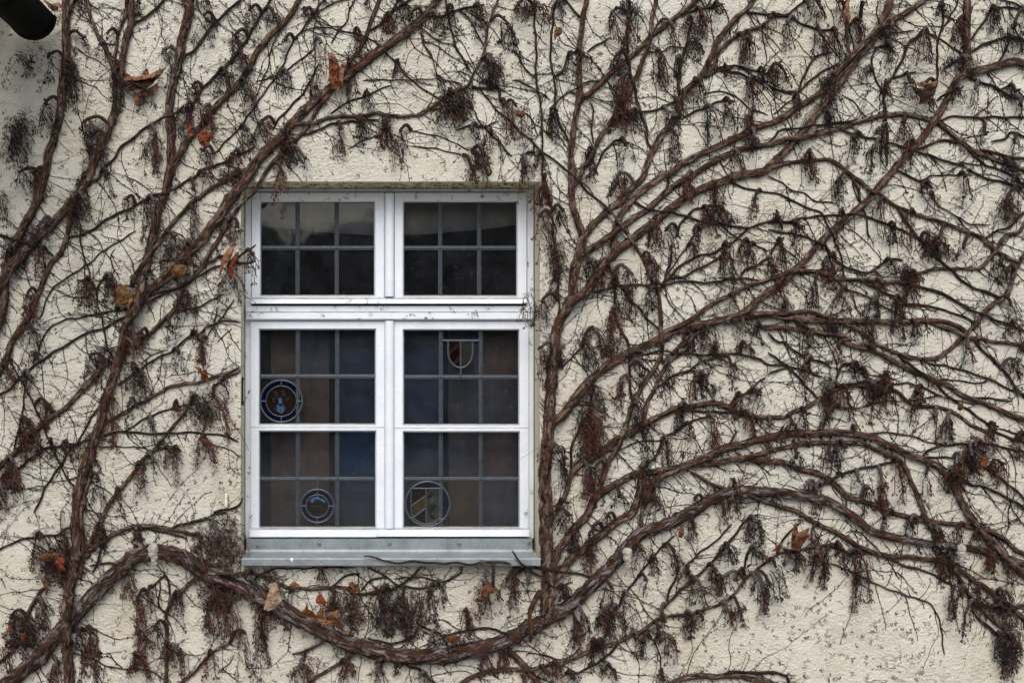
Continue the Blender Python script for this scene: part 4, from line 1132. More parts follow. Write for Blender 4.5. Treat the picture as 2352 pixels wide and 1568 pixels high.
R 4 4 d1 750,30 780,80 830,200 860,310
R 5 5 d2 1230,150 1350,240 1430,310 1530,380 1600,450 1700,530 1800,600 1900,680 2000,750 2100,830 2200,870 2351,930
R 4 4 d2 0,100 90,170 190,230 260,300 330,380 400,460 470,540
R 4 4 d2 0,300 80,260 190,235
R 4.5 4 d2 620,360 680,230 740,200 820,210 880,260 900,280
R 6 6 d2 1050,400 1110,420 1200,470 1280,550 1350,600 1450,590 1550,600 1660,630 1760,690 1850,750 1950,800 2060,870
R 4 4 d2 620,400 800,380 950,375 1100,380 1250,380 1300,385 1400,420 1500,460 1600,500
R 6 6 d2 540,520 650,430 750,400 850,400 1060,410
R 2.5 2.5 d2 660,610 850,600 950,570 1100,550 1300,540 1500,510 1650,520 1850,560 2000,580 2100,620
R 3 3 d2 1540,365 1700,350 1850,370 1980,380 2050,310
R 5 5 d2 1900,-20 1960,80 2050,160 2130,230 2220,330 2290,430 2370,510
R 4 4 d2 1350,150 1500,200 1650,220 1800,270 1950,320 2100,370 2250,450 2351,480
R 3.5 3.5 d2 1830,510 2000,510 2150,540 2240,550
R 4.5 4.5 d2 1400,1070 1480,990 1560,960 1680,950 1850,940 2000,940 2150,960 2300,1010
R 4 4 d2 1430,1060 1550,1060 1700,1070
R 5 5 d2 330,1410 480,1320 570,1280 640,1240 740,1190 850,1160 980,1140 1150,1110
R 3 2.5 d2 940,840 1080,830 1200,850 1350,880 1450,910 1600,940
R 5 5 d2 1690,1230 1780,1260 1860,1310 1950,1320 2100,1390 2200,1430 2351,1510
R 4 4 d2 1900,1080 2000,1160 2120,1240 2220,1320 2351,1440
R 3.5 3.5 d2 2100,800 2250,830 2351,860
"""
CLUSTERS = """
a0 750,330,140,180,2 930,400,150,190,2 1000,290,90,80,1 1880,130,200,280,2 1500,470,150,300,2 2170,310,130,240,1 2230,510,110,200,2 2060,640,200,220,2 2250,740,180,260,1 1780,780,130,230,5 1720,960,200,300,4 1880,980,150,250,2 1420,1210,200,360,4 1880,1360,170,220,3 210,480,230,230,1 450,510,120,320,1 660,580,180,380,1 1060,640,120,380,2 1330,820,180,220,1 430,930,160,280,2 170,1080,260,460,2 800,1100,130,160,2 860,1230,250,340,3 2150,1400,200,170,5 2260,1180,160,230,3 1900,0,120,120,1 2300,80,130,200,1 1270,0,80,120,3 740,0,80,100,1
a1 200,0,130,180,1 30,150,100,330,2 330,0,160,250,4 760,30,140,220,2 760,240,200,240,2 980,0,130,200,1 400,440,140,210,1 380,720,140,240,3 1180,240,120,240,1 1400,250,230,330,3 1780,150,110,200,4 2160,0,180,120,1 1790,370,130,300,2 1870,20,160,120,2 2100,420,160,230,1 2180,470,180,220,4 1600,620,280,220,2 1700,650,120,170,4 2130,850,330,330,6 2310,760,120,240,3 770,1010,180,250,3 1010,960,130,240,4 1350,950,250,160,2 1720,1110,250,270,2 260,1110,150,260,6 1190,1430,200,280,6 1310,1460,120,150,3 1560,1400,110,150,3 1800,1480,150,90,5 300,1450,180,240,3 1640,850,180,130,4 90,700,160,200,1
a2 60,230,160,260,5 260,280,150,190,3 430,560,130,250,6 240,710,200,330,3 110,1080,170,260,6 460,890,100,300,2 300,100,200,120,2 840,120,180,280,2 1200,0,150,190,7 1210,210,220,290,1 1610,540,70,200,6 1200,530,90,230,2 1040,520,170,380,7 1390,740,170,240,2 1850,0,130,240,8 1800,500,180,330,2 1960,460,260,420,7 1850,880,210,240,6 1280,1110,140,290,6 1640,990,110,260,4 1400,1060,180,150,1 810,870,150,400,6 620,930,180,180,2 900,1240,180,290,2 1080,1340,120,240,5 1560,1000,120,200,2 20,1360,90,220,6 150,1250,180,250,1 2020,340,200,150,1 1640,90,120,180,1
a3 600,220,140,240,3 380,200,220,310,2 480,450,220,250,6 700,400,200,250,5 930,110,150,200,1 1250,130,100,250,5 1200,440,140,370,7 1360,730,180,250,3 1260,800,130,540,7 1430,1030,180,240,0 1840,240,200,280,6 1990,180,230,380,5 2220,200,150,330,6 1950,640,160,400,4 2110,820,170,350,6 2000,680,160,400,3 1900,960,90,190,6 1640,740,130,200,1 390,820,200,260,1 120,930,180,240,1 280,1050,160,220,3 640,840,130,190,2 840,1070,180,450,4 520,1390,130,220,7 1240,1280,230,220,4 1600,1230,180,220,3 1940,1270,150,260,4 2220,1080,170,420,3 60,1210,150,200,1 1520,1200,100,220,5 720,1100,110,200,1 2270,560,160,260,2
b0 590,370,170,280,4 940,270,120,250,4 850,540,150,420,5 1230,130,120,230,5 1440,100,150,140,1 1280,560,90,140,1 1030,850,130,150,3 780,1170,110,260,5 960,1080,140,210,1 1200,1130,160,250,4 1330,1190,150,310,4 1800,830,300,270,4 1900,960,160,150,4 2180,550,200,230,1 2060,70,160,220,4 2300,200,150,280,2 2300,960,180,330,6 1800,60,130,230,1 1650,120,130,180,1 60,1110,170,220,5 270,1180,150,340,2 440,1440,130,120,1 1980,1150,250,260,1 2150,1200,180,350,3 270,650,160,180,1 280,340,110,120,1 160,120,140,150,1 450,100,60,120,1 1350,20,170,160,1 1020,0,80,70,1 2080,1390,200,200,5
b1 240,0,120,300,8 1990,0,90,100,3 2120,0,60,140,4
b3 600,500,120,150,1 1590,700,200,330,3 1180,680,200,420,2 1350,760,250,450,2 850,700,220,350,2 720,770,150,250,2 1700,640,150,240,1 2120,560,180,340,5 1930,880,170,240,4 2310,600,100,350,4 310,720,160,420,1 50,900,160,500,2 830,1370,160,200,5 1110,1430,130,150,4 410,1390,220,180,5 1600,1170,130,90,1 1330,1330,100,150,1 2100,1330,160,200,5 2260,1280,150,240,3 1520,1480,200,90,3 2180,680,100,180,5 200,860,180,180,4
c0 60,30,140,200,5 250,40,150,220,3 440,0,150,200,1 30,960,180,350,8 360,1010,130,290,1 640,490,200,250,4 540,490,100,280,1 920,110,110,250,5 1070,150,160,300,4 1150,100,150,180,1 1060,0,160,140,4 1470,230,120,230,2 1620,160,130,180,3 1740,110,130,230,4 1900,40,110,200,1 960,510,120,170,3 1370,500,180,270,3 1520,520,90,210,2 1700,380,160,210,1 2120,340,150,210,3 2190,340,130,240,5 1020,710,160,380,5 1000,1020,220,120,1 1110,1010,160,200,0 960,1080,120,140,1 1040,1300,170,240,3 700,1370,130,200,2 230,1400,140,160,1 130,1490,130,100,5 1490,1220,130,300,3 1480,1030,150,160,2 1420,1020,130,160,1 1690,720,150,240,4 1830,1000,190,260,0 2000,930,160,260,1 2180,740,110,200,5 2180,1050,130,240,4 2310,640,120,180,0 1980,620,140,150,1 2070,1400,180,200,3 2230,1250,120,150,1
c1 110,0,100,250,6 310,30,170,300,6 260,400,150,420,6 420,720,150,420,3 720,20,120,120,1 980,30,170,240,3 1610,30,130,220,6 1880,130,130,240,6 2240,220,110,240,6 1800,360,160,240,4 1900,350,140,150,1 1300,440,160,280,4 1430,520,180,320,1 1670,690,110,220,2 1980,670,150,320,2 2180,700,110,180,4 2120,660,120,200,2 1260,770,140,280,5 1060,900,140,180,1 700,800,190,200,1 780,930,160,200,5 940,960,100,280,1 160,1110,160,310,7 290,1170,170,270,1 940,1240,140,280,7 1070,1090,130,280,3 1270,1100,160,260,4 2040,1170,120,170,4 2120,1400,170,200,3 1800,1440,180,150,3 740,1430,220,180,4 1620,1440,130,200,1 460,350,150,230,0 1680,520,70,140,2 2250,1390,150,200,1
c2 270,50,130,360,6 400,100,170,220,0 1000,340,140,300,3 760,400,200,260,1 730,620,240,350,6 720,800,250,300,6 780,1130,150,300,5 690,1150,130,300,5 1190,200,90,180,1 1420,170,160,320,4 1150,530,130,300,1 1560,560,130,240,4 1240,810,150,260,1 1640,780,140,240,1 1420,880,110,280,7 1850,700,150,280,5 1700,290,140,230,1 1790,360,120,180,3 2010,200,130,250,3 1620,0,110,180,2 1860,0,170,180,4 2130,0,160,140,5 2100,480,160,220,2 2250,460,170,200,1 2180,650,110,220,5 300,930,150,250,6 430,970,180,320,0 1210,1110,160,290,2 1300,1300,140,260,5 980,1390,200,180,1 2040,1260,130,300,4 2020,1440,180,130,4 470,1450,150,120,3 1690,1420,80,150,2 840,20,220,200,4 700,40,150,170,1
c3 500,0,170,250,1 560,160,150,250,1 760,110,120,260,2 880,20,110,150,3 730,360,90,200,6 1170,320,130,220,5 1300,400,120,160,3 1480,360,130,220,2 1660,60,150,250,4 1950,0,80,120,5 1980,290,180,180,1 2230,60,180,260,1 2240,330,200,180,1 1850,500,140,220,1 1950,580,130,180,6 1620,540,130,160,3 1730,670,170,180,1 2100,520,110,150,3 2230,600,170,200,2 2300,640,120,280,6 1230,610,120,170,1 1050,730,130,330,4 890,660,140,350,3 820,900,160,230,2 920,880,230,240,3 580,970,110,270,6 650,930,120,220,1 740,1160,160,230,6 800,1160,130,180,1 1140,1110,160,240,0 1220,1130,90,140,4 1640,920,110,190,2 1740,950,100,120,4 1970,860,110,150,1 2080,860,130,180,4 1340,1050,100,130,1 1450,1130,130,250,5 1370,880,100,130,5 300,1450,150,110,3 420,1400,130,150,5 560,1480,170,80,0 950,1500,90,60,4 850,1400,130,90,1 30,550,90,330,1 480,680,130,150,1 1380,1500,120,60,3 850,560,220,80,6 150,620,140,120,1
d0 20,150,70,280,5 190,180,130,260,3 370,60,170,130,0 480,60,130,160,4 660,0,120,180,1 840,200,150,220,4 630,300,170,220,5 480,300,130,220,2 870,20,110,50,1 1140,200,90,150,2 1100,300,140,130,1 1130,420,130,220,2 1430,270,200,280,3 1750,180,140,230,3 1580,30,80,120,2 1650,560,140,180,2 1820,540,200,170,1 1300,720,160,200,1 1450,760,150,230,4 1080,740,110,180,2 890,640,130,160,1 110,600,180,230,3 280,880,110,200,3 560,680,160,130,1 600,900,150,230,1 570,1030,110,170,1 790,1240,120,220,1 380,1370,90,200,5 1000,1330,170,240,2 1060,1140,150,180,2 1250,1120,180,200,3 1290,1290,100,240,4 1910,800,140,150,1 1760,830,140,130,1 2260,810,180,120,1 2310,900,110,180,1 2080,70,120,230,3 2270,200,180,260,1 1990,1200,70,160,4 2270,1280,130,150,1 2220,1480,180,100,1
d1 400,0,110,110,3 650,80,120,240,4 1020,310,130,280,4 660,370,110,320,3 90,380,150,160,2 290,510,150,160,2 120,630,130,280,5 40,830,110,250,2 1300,370,110,300,5 1490,200,110,170,3 1810,40,100,220,4 2190,250,170,240,3 1470,580,170,200,3 1580,590,150,170,4 1800,680,170,140,4 1640,690,200,160,1 2140,830,170,220,2 2200,900,120,120,2 590,760,150,260,3 440,990,90,260,1 670,1110,160,250,5 1040,1010,120,170,5 970,1160,150,220,2 1170,1160,130,300,3 1290,890,180,300,3 1350,930,110,220,4 1160,500,70,170,1 170,1170,110,130,4 110,1020,140,170,4 560,1400,150,140,0 960,1440,130,130,4 1180,1400,150,160,3 1360,1410,110,140,2 2230,1220,200,330,2 2270,1380,160,190,6 370,1490,110,80,3 1420,120,80,100,1 1130,830,120,140,1 2260,60,200,60,0
d2 380,0,130,150,3 650,30,90,180,4 970,50,80,120,3 1080,270,130,200,4 1830,20,110,220,5 580,390,130,300,6 560,640,150,220,4 720,430,170,230,1 900,280,80,280,6 980,400,220,280,1 1090,420,130,220,3 1370,430,110,160,5 1350,590,120,150,1 1650,700,130,240,3 1540,660,110,200,1 2080,770,130,250,3 1910,920,170,330,4 1760,1040,160,280,4 1860,1000,130,200,1 220,740,200,150,1 350,650,120,290,4 360,150,90,250,3 780,200,120,150,1 20,740,70,300,2 560,1000,120,150,4 620,970,130,250,1 700,950,150,120,1 260,1040,120,180,1 440,1320,120,240,5 380,1280,110,130,1 910,1320,110,200,3 1050,1310,120,200,5 1190,1080,130,330,4 1460,1190,110,280,2 830,1260,110,100,1 1050,1450,180,110,4 90,1400,160,140,0 2310,850,130,280,1 2270,170,180,180,1 2130,1100,130,220,4 790,760,60,130,5 1700,1200,160,180,1 2340,40,120,180,1
d3 420,130,120,280,4 1090,10,110,140,1 1320,40,140,200,1 1550,130,130,180,2 1750,130,110,180,4 1920,160,110,160,1 2030,280,100,260,6 2230,460,130,280,5 1630,340,180,300,3 60,460,130,360,5 200,400,130,150,1 280,360,80,180,4 450,360,130,220,1 540,360,80,280,4 750,350,130,230,1 860,380,180,420,6 1690,770,110,250,4 1860,820,130,300,4 1930,700,90,130,3 2150,720,150,200,3 1780,720,110,200,1 2130,830,90,180,2 2220,1120,200,260,1 2270,1200,180,330,4 10,640,50,270,5 650,280,90,200,1 2210,920,140,220,2 2140,1150,120,200,2
"""
# ------------------------------------------------------------------ the creeper: stems traced from the photograph
rnd = random.Random(11)
def parse_path(toks):
    t = None; P = []
    for k in toks:
        if k[0] in 'abcd': t = k
        else:
            x, y = k.split(','); P.append(tp(t, float(x), float(y)))
    return P
branches = []
for ln in BRANCHES.strip().splitlines():
    w = ln.split()
    P = parse_path(w[3:])
    if len(P) < 2: continue
    r0, r1 = [q_ * (0.64 if q_ <= 5 else 0.64 + 0.22 * min(1, (q_ - 5) / 4)) for q_ in (float(w[1]), float(w[2]))]
    P = [(x, y) for x, y in P]
    for end in (0, -1):                       # let stems run on past the frame
        x, y = P[end]; x2, y2 = P[1 if end == 0 else -2]
        if x < 6 or x > 2346 or y < 6 or y > 1562:
            d = math.hypot(x - x2, y - y2) + 1e-6
            q_ = (x + (x - x2) / d * 110, y + (y - y2) / d * 110)
            if end == 0: P.insert(0, q_)
            else: P.append(q_)
    branches.append(dict(v=w[0], r0=r0, r1=r1, P=P, r=max(r0, r1)))
order = sorted(range(len(branches)), key=lambda i: -branches[i]['r'])

def smooth(a, n):
    a = a.copy()
    for _ in range(n):
        a[1:-1] = 0.25 * a[:-2] + 0.5 * a[1:-1] + 0.25 * a[2:]
    return a

EX = np.zeros((0, 4))     # placed stem samples: px, py, radius, height of the axis above the wall (photo units)
for bi in order:
    b_ = branches[bi]
    step = max(2.6, min(5.0, b_['r'] * 0.55))
    P = catmull([(x, y, 0) for x, y in b_['P']], step)[:, :2]
    n = len(P)
    L = np.concatenate([[0], np.cumsum(np.linalg.norm(np.diff(P, axis=0), axis=1))])
    r = b_['r0'] + (b_['r1'] - b_['r0']) * L / L[-1]
    # small wander
    k1, k2, ph = rnd.uniform(.03, .06), rnd.uniform(.09, .16), rnd.random() * 6
    wob = (np.sin(L * k1 + ph) * 0.9 + np.sin(L * k2 + 2 * ph) * 0.55) * min(1.6, 5 / b_['r'])
    T = np.gradient(P, axis=0); T /= np.linalg.norm(T, axis=1)[:, None] + 1e-9
    fade = np.clip(np.minimum(L, L[-1] - L) / 15, 0, 1)
    P = P + np.stack([-T[:, 1], T[:, 0]], 1) * (wob * fade)[:, None]
    base = r * 0.60 + (0.3 if b_['r'] > 6 else rnd.uniform(0.2, 2.2))
    c = base.copy()
    joint = [False, False]; jc = [0, 0]
    if len(EX):
        m_ = (EX[:, 0] > P[:, 0].min() - 30) & (EX[:, 0] < P[:, 0].max() + 30) & (EX[:, 1] > P[:, 1].min() - 30) & (EX[:, 1] < P[:, 1].max() + 30)
        E = EX[m_]
        if len(E):
            dd = np.hypot(P[:, None, 0] - E[None, :, 0], P[:, None, 1] - E[None, :, 1])
            for e, ix in ((0, 0), (1, n - 1)):
                hit = dd[ix] < E[:, 2] * 1.5 + 2
                if hit.any():
                    joint[e] = True; jc[e] = E[np.argmin(dd[ix] - E[:, 2]), 3]
            need = np.where(dd < (E[None, :, 2] + r[:, None]) * 0.95, E[None, :, 3] + 0.9 * E[None, :, 2] + 0.7 * r[:, None], 0).max(1)
            for e in (0, 1):
                if joint[e]:
                    dist = L if e == 0 else L[-1] - L
                    w_ = np.clip((dist - 8) / 26, 0, 1)
                    need = need * w_
                    c = c * np.clip(dist / 24, 0, 1) + jc[e] * (1 - np.clip(dist / 24, 0, 1))
            lift = np.maximum(c, need)
            for _ in range(7): lift = np.maximum(lift, smooth(lift, 2))
            c = np.maximum(c, smooth(lift, 4))
    onsill = (P[:, 0] > 545) & (P[:, 0] < 1250) & (P[:, 1] > 1262) & (P[:, 1] < 1302)
    if onsill.any() and b_['r'] < 8: c = smooth(np.maximum(c, np.where(onsill, 29.5 + r, 0)), 2)
    b_['pts'] = P; b_['rad'] = r; b_['c'] = c; b_['L'] = L; b_['joint'] = joint
    EX = np.vstack([EX, np.column_stack([P, r, c])])

def to3(P, c):
    out = []
    for (x, y), h in zip(P, c):
        out.append(tuple(at(x, y, -h * S)))
    return np.array(out)

VINES = {}
VINES['L'] = thing('climbing_vine', tuple(at(170, 1560, 0)), 'leafless creeper whose upright stems climb the wall left of the window', 'climbing vine', 'leafless creepers on the wall')
VINES['T'] = thing('climbing_vine', tuple(at(60, 1570, 0)), 'thick gnarled creeper trunk arching along the wall beneath the window sill', 'climbing vine', 'leafless creepers on the wall')
VINES['R'] = thing('climbing_vine', tuple(at(1262, 1420, 0)), 'leafless creeper fanning out in arches over the wall right of the window', 'climbing vine', 'leafless creepers on the wall')

count = {}
ends = []
for bi in order:
    b_ = branches[bi]
    R = b_['rad'].copy(); L = b_['L']; n = len(R)
    # swellings and knots
    for _ in range(int(L[-1] / 55) + 1):
        p0 = rnd.random() * L[-1]; w_ = rnd.uniform(4, 9)
        R *= 1 + rnd.uniform(0.04, 0.20) * np.exp(-((L - p0) / w_) ** 2)
    # free tips taper
    for e in (0, 1):
        x, y = b_['pts'][0 if e == 0 else -1]
        dist = L if e == 0 else L[-1] - L
        if not b_['joint'][e] and 0 < x < 2352 and 0 < y < 1568:
            R *= np.clip(0.55 + 0.45 * dist / 12, 0.55, 1)
    C = to3(b_['pts'], b_['c'])
    g = G()
    big = b_['r']
    nr = 16 if big > 11 else 12 if big > 7 else 9 if big > 4 else 6
    tube(g, C, R * S, nr, rng=rnd, lobes=0.17 if big > 8 else 0.12 if big > 4 else 0.05, gnarl=0.36 if big > 11 else 0.20 if big > 5.5 else 0.08 if big > 3 else 0.0, rough=0.05)
    nm = 'trunk' if big >= 13 else 'stem' if big >= 6 else 'branch' if big >= 3 else 'twig'
    mt = M['barkgrey'] if (b_['v'] == 'T' and big >= 12) else M['bark'] if big >= 4 else M['barkthin']
    b_['obj'] = g.build(nm, mt, VINES[b_['v']])
    b_['name'] = nm
    count[(b_['v'], nm)] = count.get((b_['v'], nm), 0) + 1
print('STEMS', count)

# fine side shoots, hugging the wall
FINE = {k: G() for k in 'LTR'}
def in_window(x, y, m=0): return 553 - m < x < 1240 + m and 417 - m < y < 1300 + m
for bi in order:
    b_ = branches[bi]
    L = b_['L']; P = b_['pts']
    k = int(L[-1] / 15)
    for _ in range(k):
        i = rnd.randrange(1, len(P) - 1)
        x, y = P[i]
        if not (-40 < x < 2390 and -40 < y < 1610): continue
        T = P[i + 1] - P[i - 1]; a = math.atan2(T[1], T[0]) + rnd.choice((-1, 1)) * rnd.uniform(0.4, 1.3)
        if rnd.random() < 0.35: a = rnd.uniform(0, 6.28)
        ln = rnd.uniform(14, 70) if rnd.random() < 0.78 else rnd.uniform(80, 230)
        pts = []; h = b_['c'][i]
        m = int(ln / 5) + 2
        ok = True; cv = rnd.uniform(-.06, .06) * (1 if ln < 75 else .35)
        for j in range(m):
            pts.append(tuple(at(x, y, -max(0.7, h) * S)))
            a += cv + rnd.uniform(-.22, .22); x += 5 * math.cos(a); y += 5 * math.sin(a)
            h = h * 0.72 + 0.28 * 0.8
            if in_window(x, y, -2): break
        if len(pts) < 3: continue
        r0 = (rnd.uniform(0.5, 1.15) if ln < 75 else rnd.uniform(0.9, 1.6)) * S
        string(FINE[b_['v']], pts, np.linspace(r0, r0 * 0.55, len(pts)))
        for j in range(2, len(pts), 2):
            if rnd.random() < 0.4:
                p = np.array(pts[j]); d = np.array([rnd.uniform(-1, 1), 0, rnd.uniform(-1, 1)]) * rnd.uniform(4, 11) * S
                string(FINE[b_['v']], [p, p + d * .5, p + d], r0 * .55); knob(FINE[b_['v']], p + d, r0 * 1.3)
# aerial rootlets and broken stubs along the older stems
for bi in order:
    b_ = branches[bi]
    if b_['r'] < 3: continue
    L = b_['L']; P = b_['pts']; R_ = b_['rad']
    for _ in range(int(L[-1] / (4.5 if b_['r'] > 5 else 9))):
        i = rnd.randrange(1, len(P) - 1)
        if mnoise.noise(Vector((P[i][0] / 45, P[i][1] / 45, 7.7))) < -0.12 and rnd.random() < .8: continue
        x, y = P[i]; T = P[i + 1] - P[i - 1]; T = T / (np.linalg.norm(T) + 1e-9)
        sd = rnd.choice((-1, 1)); nx_, ny_ = -T[1] * sd, T[0] * sd
        q0 = (x + nx_ * R_[i] * .8, y + ny_ * R_[i] * .8); ln = rnd.uniform(2.5, 9)
        a = math.atan2(ny_, nx_) + rnd.uniform(-.9, .9); h = max(.8, b_['c'][i] * rnd.uniform(.1, 1.1))
        q1 = (q0[0] + ln * .5 * math.cos(a), q0[1] + ln * .5 * math.sin(a)); a += rnd.uniform(-.8, .8)
        q2 = (q1[0] + ln * .5 * math.cos(a), q1[1] + ln * .5 * math.sin(a) + 1)
        r0 = rnd.uniform(.4, .9) * S
        string(FINE[b_['v']], [tuple(at(q0[0], q0[1], -h * S)), tuple(at(q1[0], q1[1], -h * .8 * S)), tuple(at(q2[0], q2[1], -max(.8, h * .5) * S))], [r0, r0 * .8, r0 * .5])
for k in 'LTR':
    tag(FINE[k].build('fine_shoots', M['barkthin'], VINES[k], smooth=False), kind='stuff')

# ------------------------------------------------------------------ hanging fruit clusters
clusters = []
for ln in CLUSTERS.strip().splitlines():
    w = ln.split()
    for k in w[1:]:
        x, y, cw, ch, cr = [float(q_) for q_ in k.split(',')]
        X, Y = tp(w[0], x, y)
        clusters.append([X, Y, cw / 4, ch / 4, cr / 10])
ALL = np.vstack([np.column_stack([branches[i]['pts'], branches[i]['rad'], branches[i]['c'], np.full(len(branches[i]['pts']), i)]) for i in order])
clusters.sort(key=lambda c_: -c_[2] * c_[3])
percount = {'L': 0, 'T': 0, 'R': 0}
REST = {}
SM = [M['stalkdark'], M['stalkrust'], M['berry']]
nclu = 0
for ci, (X, Y, cw, ch, rust) in enumerate(clusters):
    d = np.hypot(ALL[:, 0] - X, ALL[:, 1] - Y)
    far = d > 13
    j = int(np.argmin(np.where(far & (ALL[:, 1] > Y - 25), d + 0.35 * np.abs(ALL[:, 1] - Y - 6), 1e9)))
    if d[j] > 48: j = int(np.argmin(d))
    br = branches[int(ALL[j, 4])]
    v = br['v']
    over = percount[v] >= 99
    if over:
        if v not in REST: REST[v] = (G(), G())
        g, gs = REST[v]
    else:
        g, gs = G(), G()
    percount[v] += 1
    B = np.array([ALL[j, 0], ALL[j, 1], ALL[j, 3]])
    out = rnd.uniform(11, 24)                                  # how far the spur tip stands off the wall (photo units)
    tip = np.array([X, Y, max(out, B[2] + 6)])
    dist = np.linalg.norm(tip[:2] - B[:2])
    mid = 0.5 * (B + tip) + np.array([0, -0.30 * min(dist, 30) - 4, 3])
    end = tip + np.array([(tip[0] - B[0]) * 0.12 + rnd.uniform(-3, 3), rnd.uniform(4, 12), rnd.uniform(0, 4)])
    sp = catmull([B, mid, tip, end], 2.0)
    C = np.array([tuple(at(p[0], p[1], -p[2] * S)) for p in sp])
    if dist < 60:
        rr = np.linspace(3.6, rnd.uniform(2.2, 3.0), len(C)) * S
        grey = rnd.random() < 0.28
        tube(gs, C, rr, 7, rng=rnd, ring=0.38, ringlen=rnd.uniform(.006, .009), rough=0.12, mat=0 if grey else 1)
        for _ in range(rnd.randint(1, 3)):
            p = C[rnd.randrange(len(C) // 2, len(C))]
            dd_ = np.array([rnd.uniform(-1, 1), -rnd.uniform(.2, 1), rnd.uniform(-.6, .6)]) * rnd.uniform(5, 10) * S
            tube(gs, [p, p + dd_ * .5, p + dd_], [2.6 * S, 2.5 * S, 2.0 * S], 6, rng=rnd, ring=0.3, ringlen=.007, mat=0 if grey else 1)
    # hanging stalks
    kind = rnd.random()
    nst = int((4 + cw * min(ch, 64) / 225) * rnd.choice((.5, .75, 1, 1.2, 1.5)))
    rust = min(1, rust * 1.1 + 0.16)
    lean = rnd.uniform(-.25, .25)
    drop0 = sp[len(sp) // 2:]
    for s_ in range(nst):
        isr = 1 if rnd.random() < rust else 0
        o_ = drop0[rnd.randrange(len(drop0))]
        if rnd.random() < 0.5: o_ = np.array([X + rnd.uniform(-.35, .35) * cw, Y + rnd.uniform(-3, 8), tip[2] + rnd.uniform(-8, 4)])
        if ch > 64 and rnd.random() < .6: o_ = np.array([X + rnd.uniform(-.4, .4) * cw, Y + rnd.uniform(0, .55) * ch, tip[2] + rnd.uniform(-10, 2)])
        u = (abs(rnd.uniform(-1, 1)) ** 0.7) * rnd.choice((-1, 1)) * (0.5 * cw)
        u = (u if rnd.random() < .75 else u * 1.35) + lean * ch * .5
        h = max(12, min(ch, Y + ch * 1.1 - o_[1])) * (rnd.uniform(0.2, 1.0) if rnd.random() < .85 else rnd.uniform(0.95, 1.3))
        z1 = np.clip(tip[2] + rnd.uniform(-22, 8), 2.0, 40)
        m = max(5, int(h / 5.5))
        pts = []
        jx = rnd.uniform(-1, 1); jz = 0.0; kx = rnd.uniform(.5, 1.1); pk = rnd.random() * 6
        for i in range(m + 1):
            t = i / m
            ex = t ** 0.55
            x = o_[0] + (X + u - o_[0]) * ex + 1.2 * math.sin(i * kx + pk) + rnd.uniform(-.9, .9)
            y = o_[1] + h * t + (-4 * math.sin(t * 3.14) if abs(u) > .3 * cw else 0)
            z = o_[2] + (z1 - o_[2]) * ex + rnd.uniform(-.7, .7)
            pts.append(at(x, y, -max(z, 1.2) * S))
        rs = rnd.uniform(0.65, 1.25) * S
        P3 = np.array([tuple(p) for p in pts])
        string(g, P3, np.linspace(rs * 1.1, rs * .8, len(P3)), isr)
        knob(g, P3[-1], rs * rnd.uniform(1.5, 2.2), isr)
        ny = int(h / 8)
        berries = isr and rnd.random() < 0.45
        for _ in range(ny):
            i = min(len(P3) - 2, int(len(P3) * (1 - rnd.random() ** 1.5 * 0.8)))
            p = P3[max(1, i)]
            sd = rnd.choice((-1, 1)); ll = rnd.uniform(3.5, 10)
            q1 = p + np.array([sd * rnd.uniform(.4, .9) * ll, rnd.uniform(-.4, .4) * ll, -rnd.uniform(.1, .6) * ll]) * S
            q2 = q1 + np.array([sd * rnd.uniform(-.2, .5) * ll * .6, rnd.uniform(-.2, .2) * ll, -rnd.uniform(.3, .9) * ll * .7]) * S
            q1[1] = min(q1[1], -1.2 * S); q2[1] = min(q2[1], -1.2 * S)
            string(g, [p, q1, q2], rs * .72, isr)
            if berries and rnd.random() < 0.30 * (1 if i > len(P3) * .5 else .3): ball(g, q2, rnd.uniform(1.7, 2.3) * S, 2)
            else: knob(g, q2, rs * rnd.uniform(1.2, 1.9), isr)
            if rnd.random() < .35:
                q3 = q1 + np.array([rnd.uniform(-3, 3), rnd.uniform(-2, 2), -rnd.uniform(1, 5)]) * S
                q3[1] = min(q3[1], -1.0 * S)
                string(g, [q1, (q1 + q3) / 2, q3], rs * .65, isr); knob(g, q3, rs * 1.4, isr)
    # matted old stalks round the spur
    for _ in range(int(rnd.choice((3, 6, 10, 18)) * (0.6 + cw / 60))):
        p = sp[rnd.randrange(len(sp))] + np.array([rnd.uniform(-.25, .25) * cw, rnd.uniform(-3, 10), rnd.uniform(-4, 4)])
        a = rnd.uniform(-.6, 3.7); l_ = rnd.uniform(5, 16)
        q1 = p + np.array([math.cos(a) * l_ * .5, math.sin(a) * l_ * .5, rnd.uniform(-3, 3)]); a += rnd.uniform(-1.2, 1.2)
        q2 = q1 + np.array([math.cos(a) * l_ * .5, abs(math.sin(a)) * l_ * .6, rnd.uniform(-3, 3)])
        string(g, [tuple(at(w_[0], w_[1], -max(1.2, w_[2]) * S)) for w_ in (p, q1, q2)], rnd.uniform(.5, .9) * S, 1 if rnd.random() < rust * .8 else 0)
    nclu += 1
    if not over:
        o = g.build('fruit_cluster', SM, VINES[v], smooth=False)
        if rust > 0.45: o['label'] = 'reddish fruit cluster with dark blue berries'
        if gs.v: gs.build('spur', [M['spurgrey'], M['spurbrown']], o)
for v, (g, gs) in REST.items():
    o = tag(g.build('fruit_clusters', SM, VINES[v], smooth=False), kind='stuff')
    if gs.v: tag(gs.build('spurs', [M['spurgrey'], M['spurbrown']], o), kind='stuff')
print('CLUSTERS', nclu, percount)

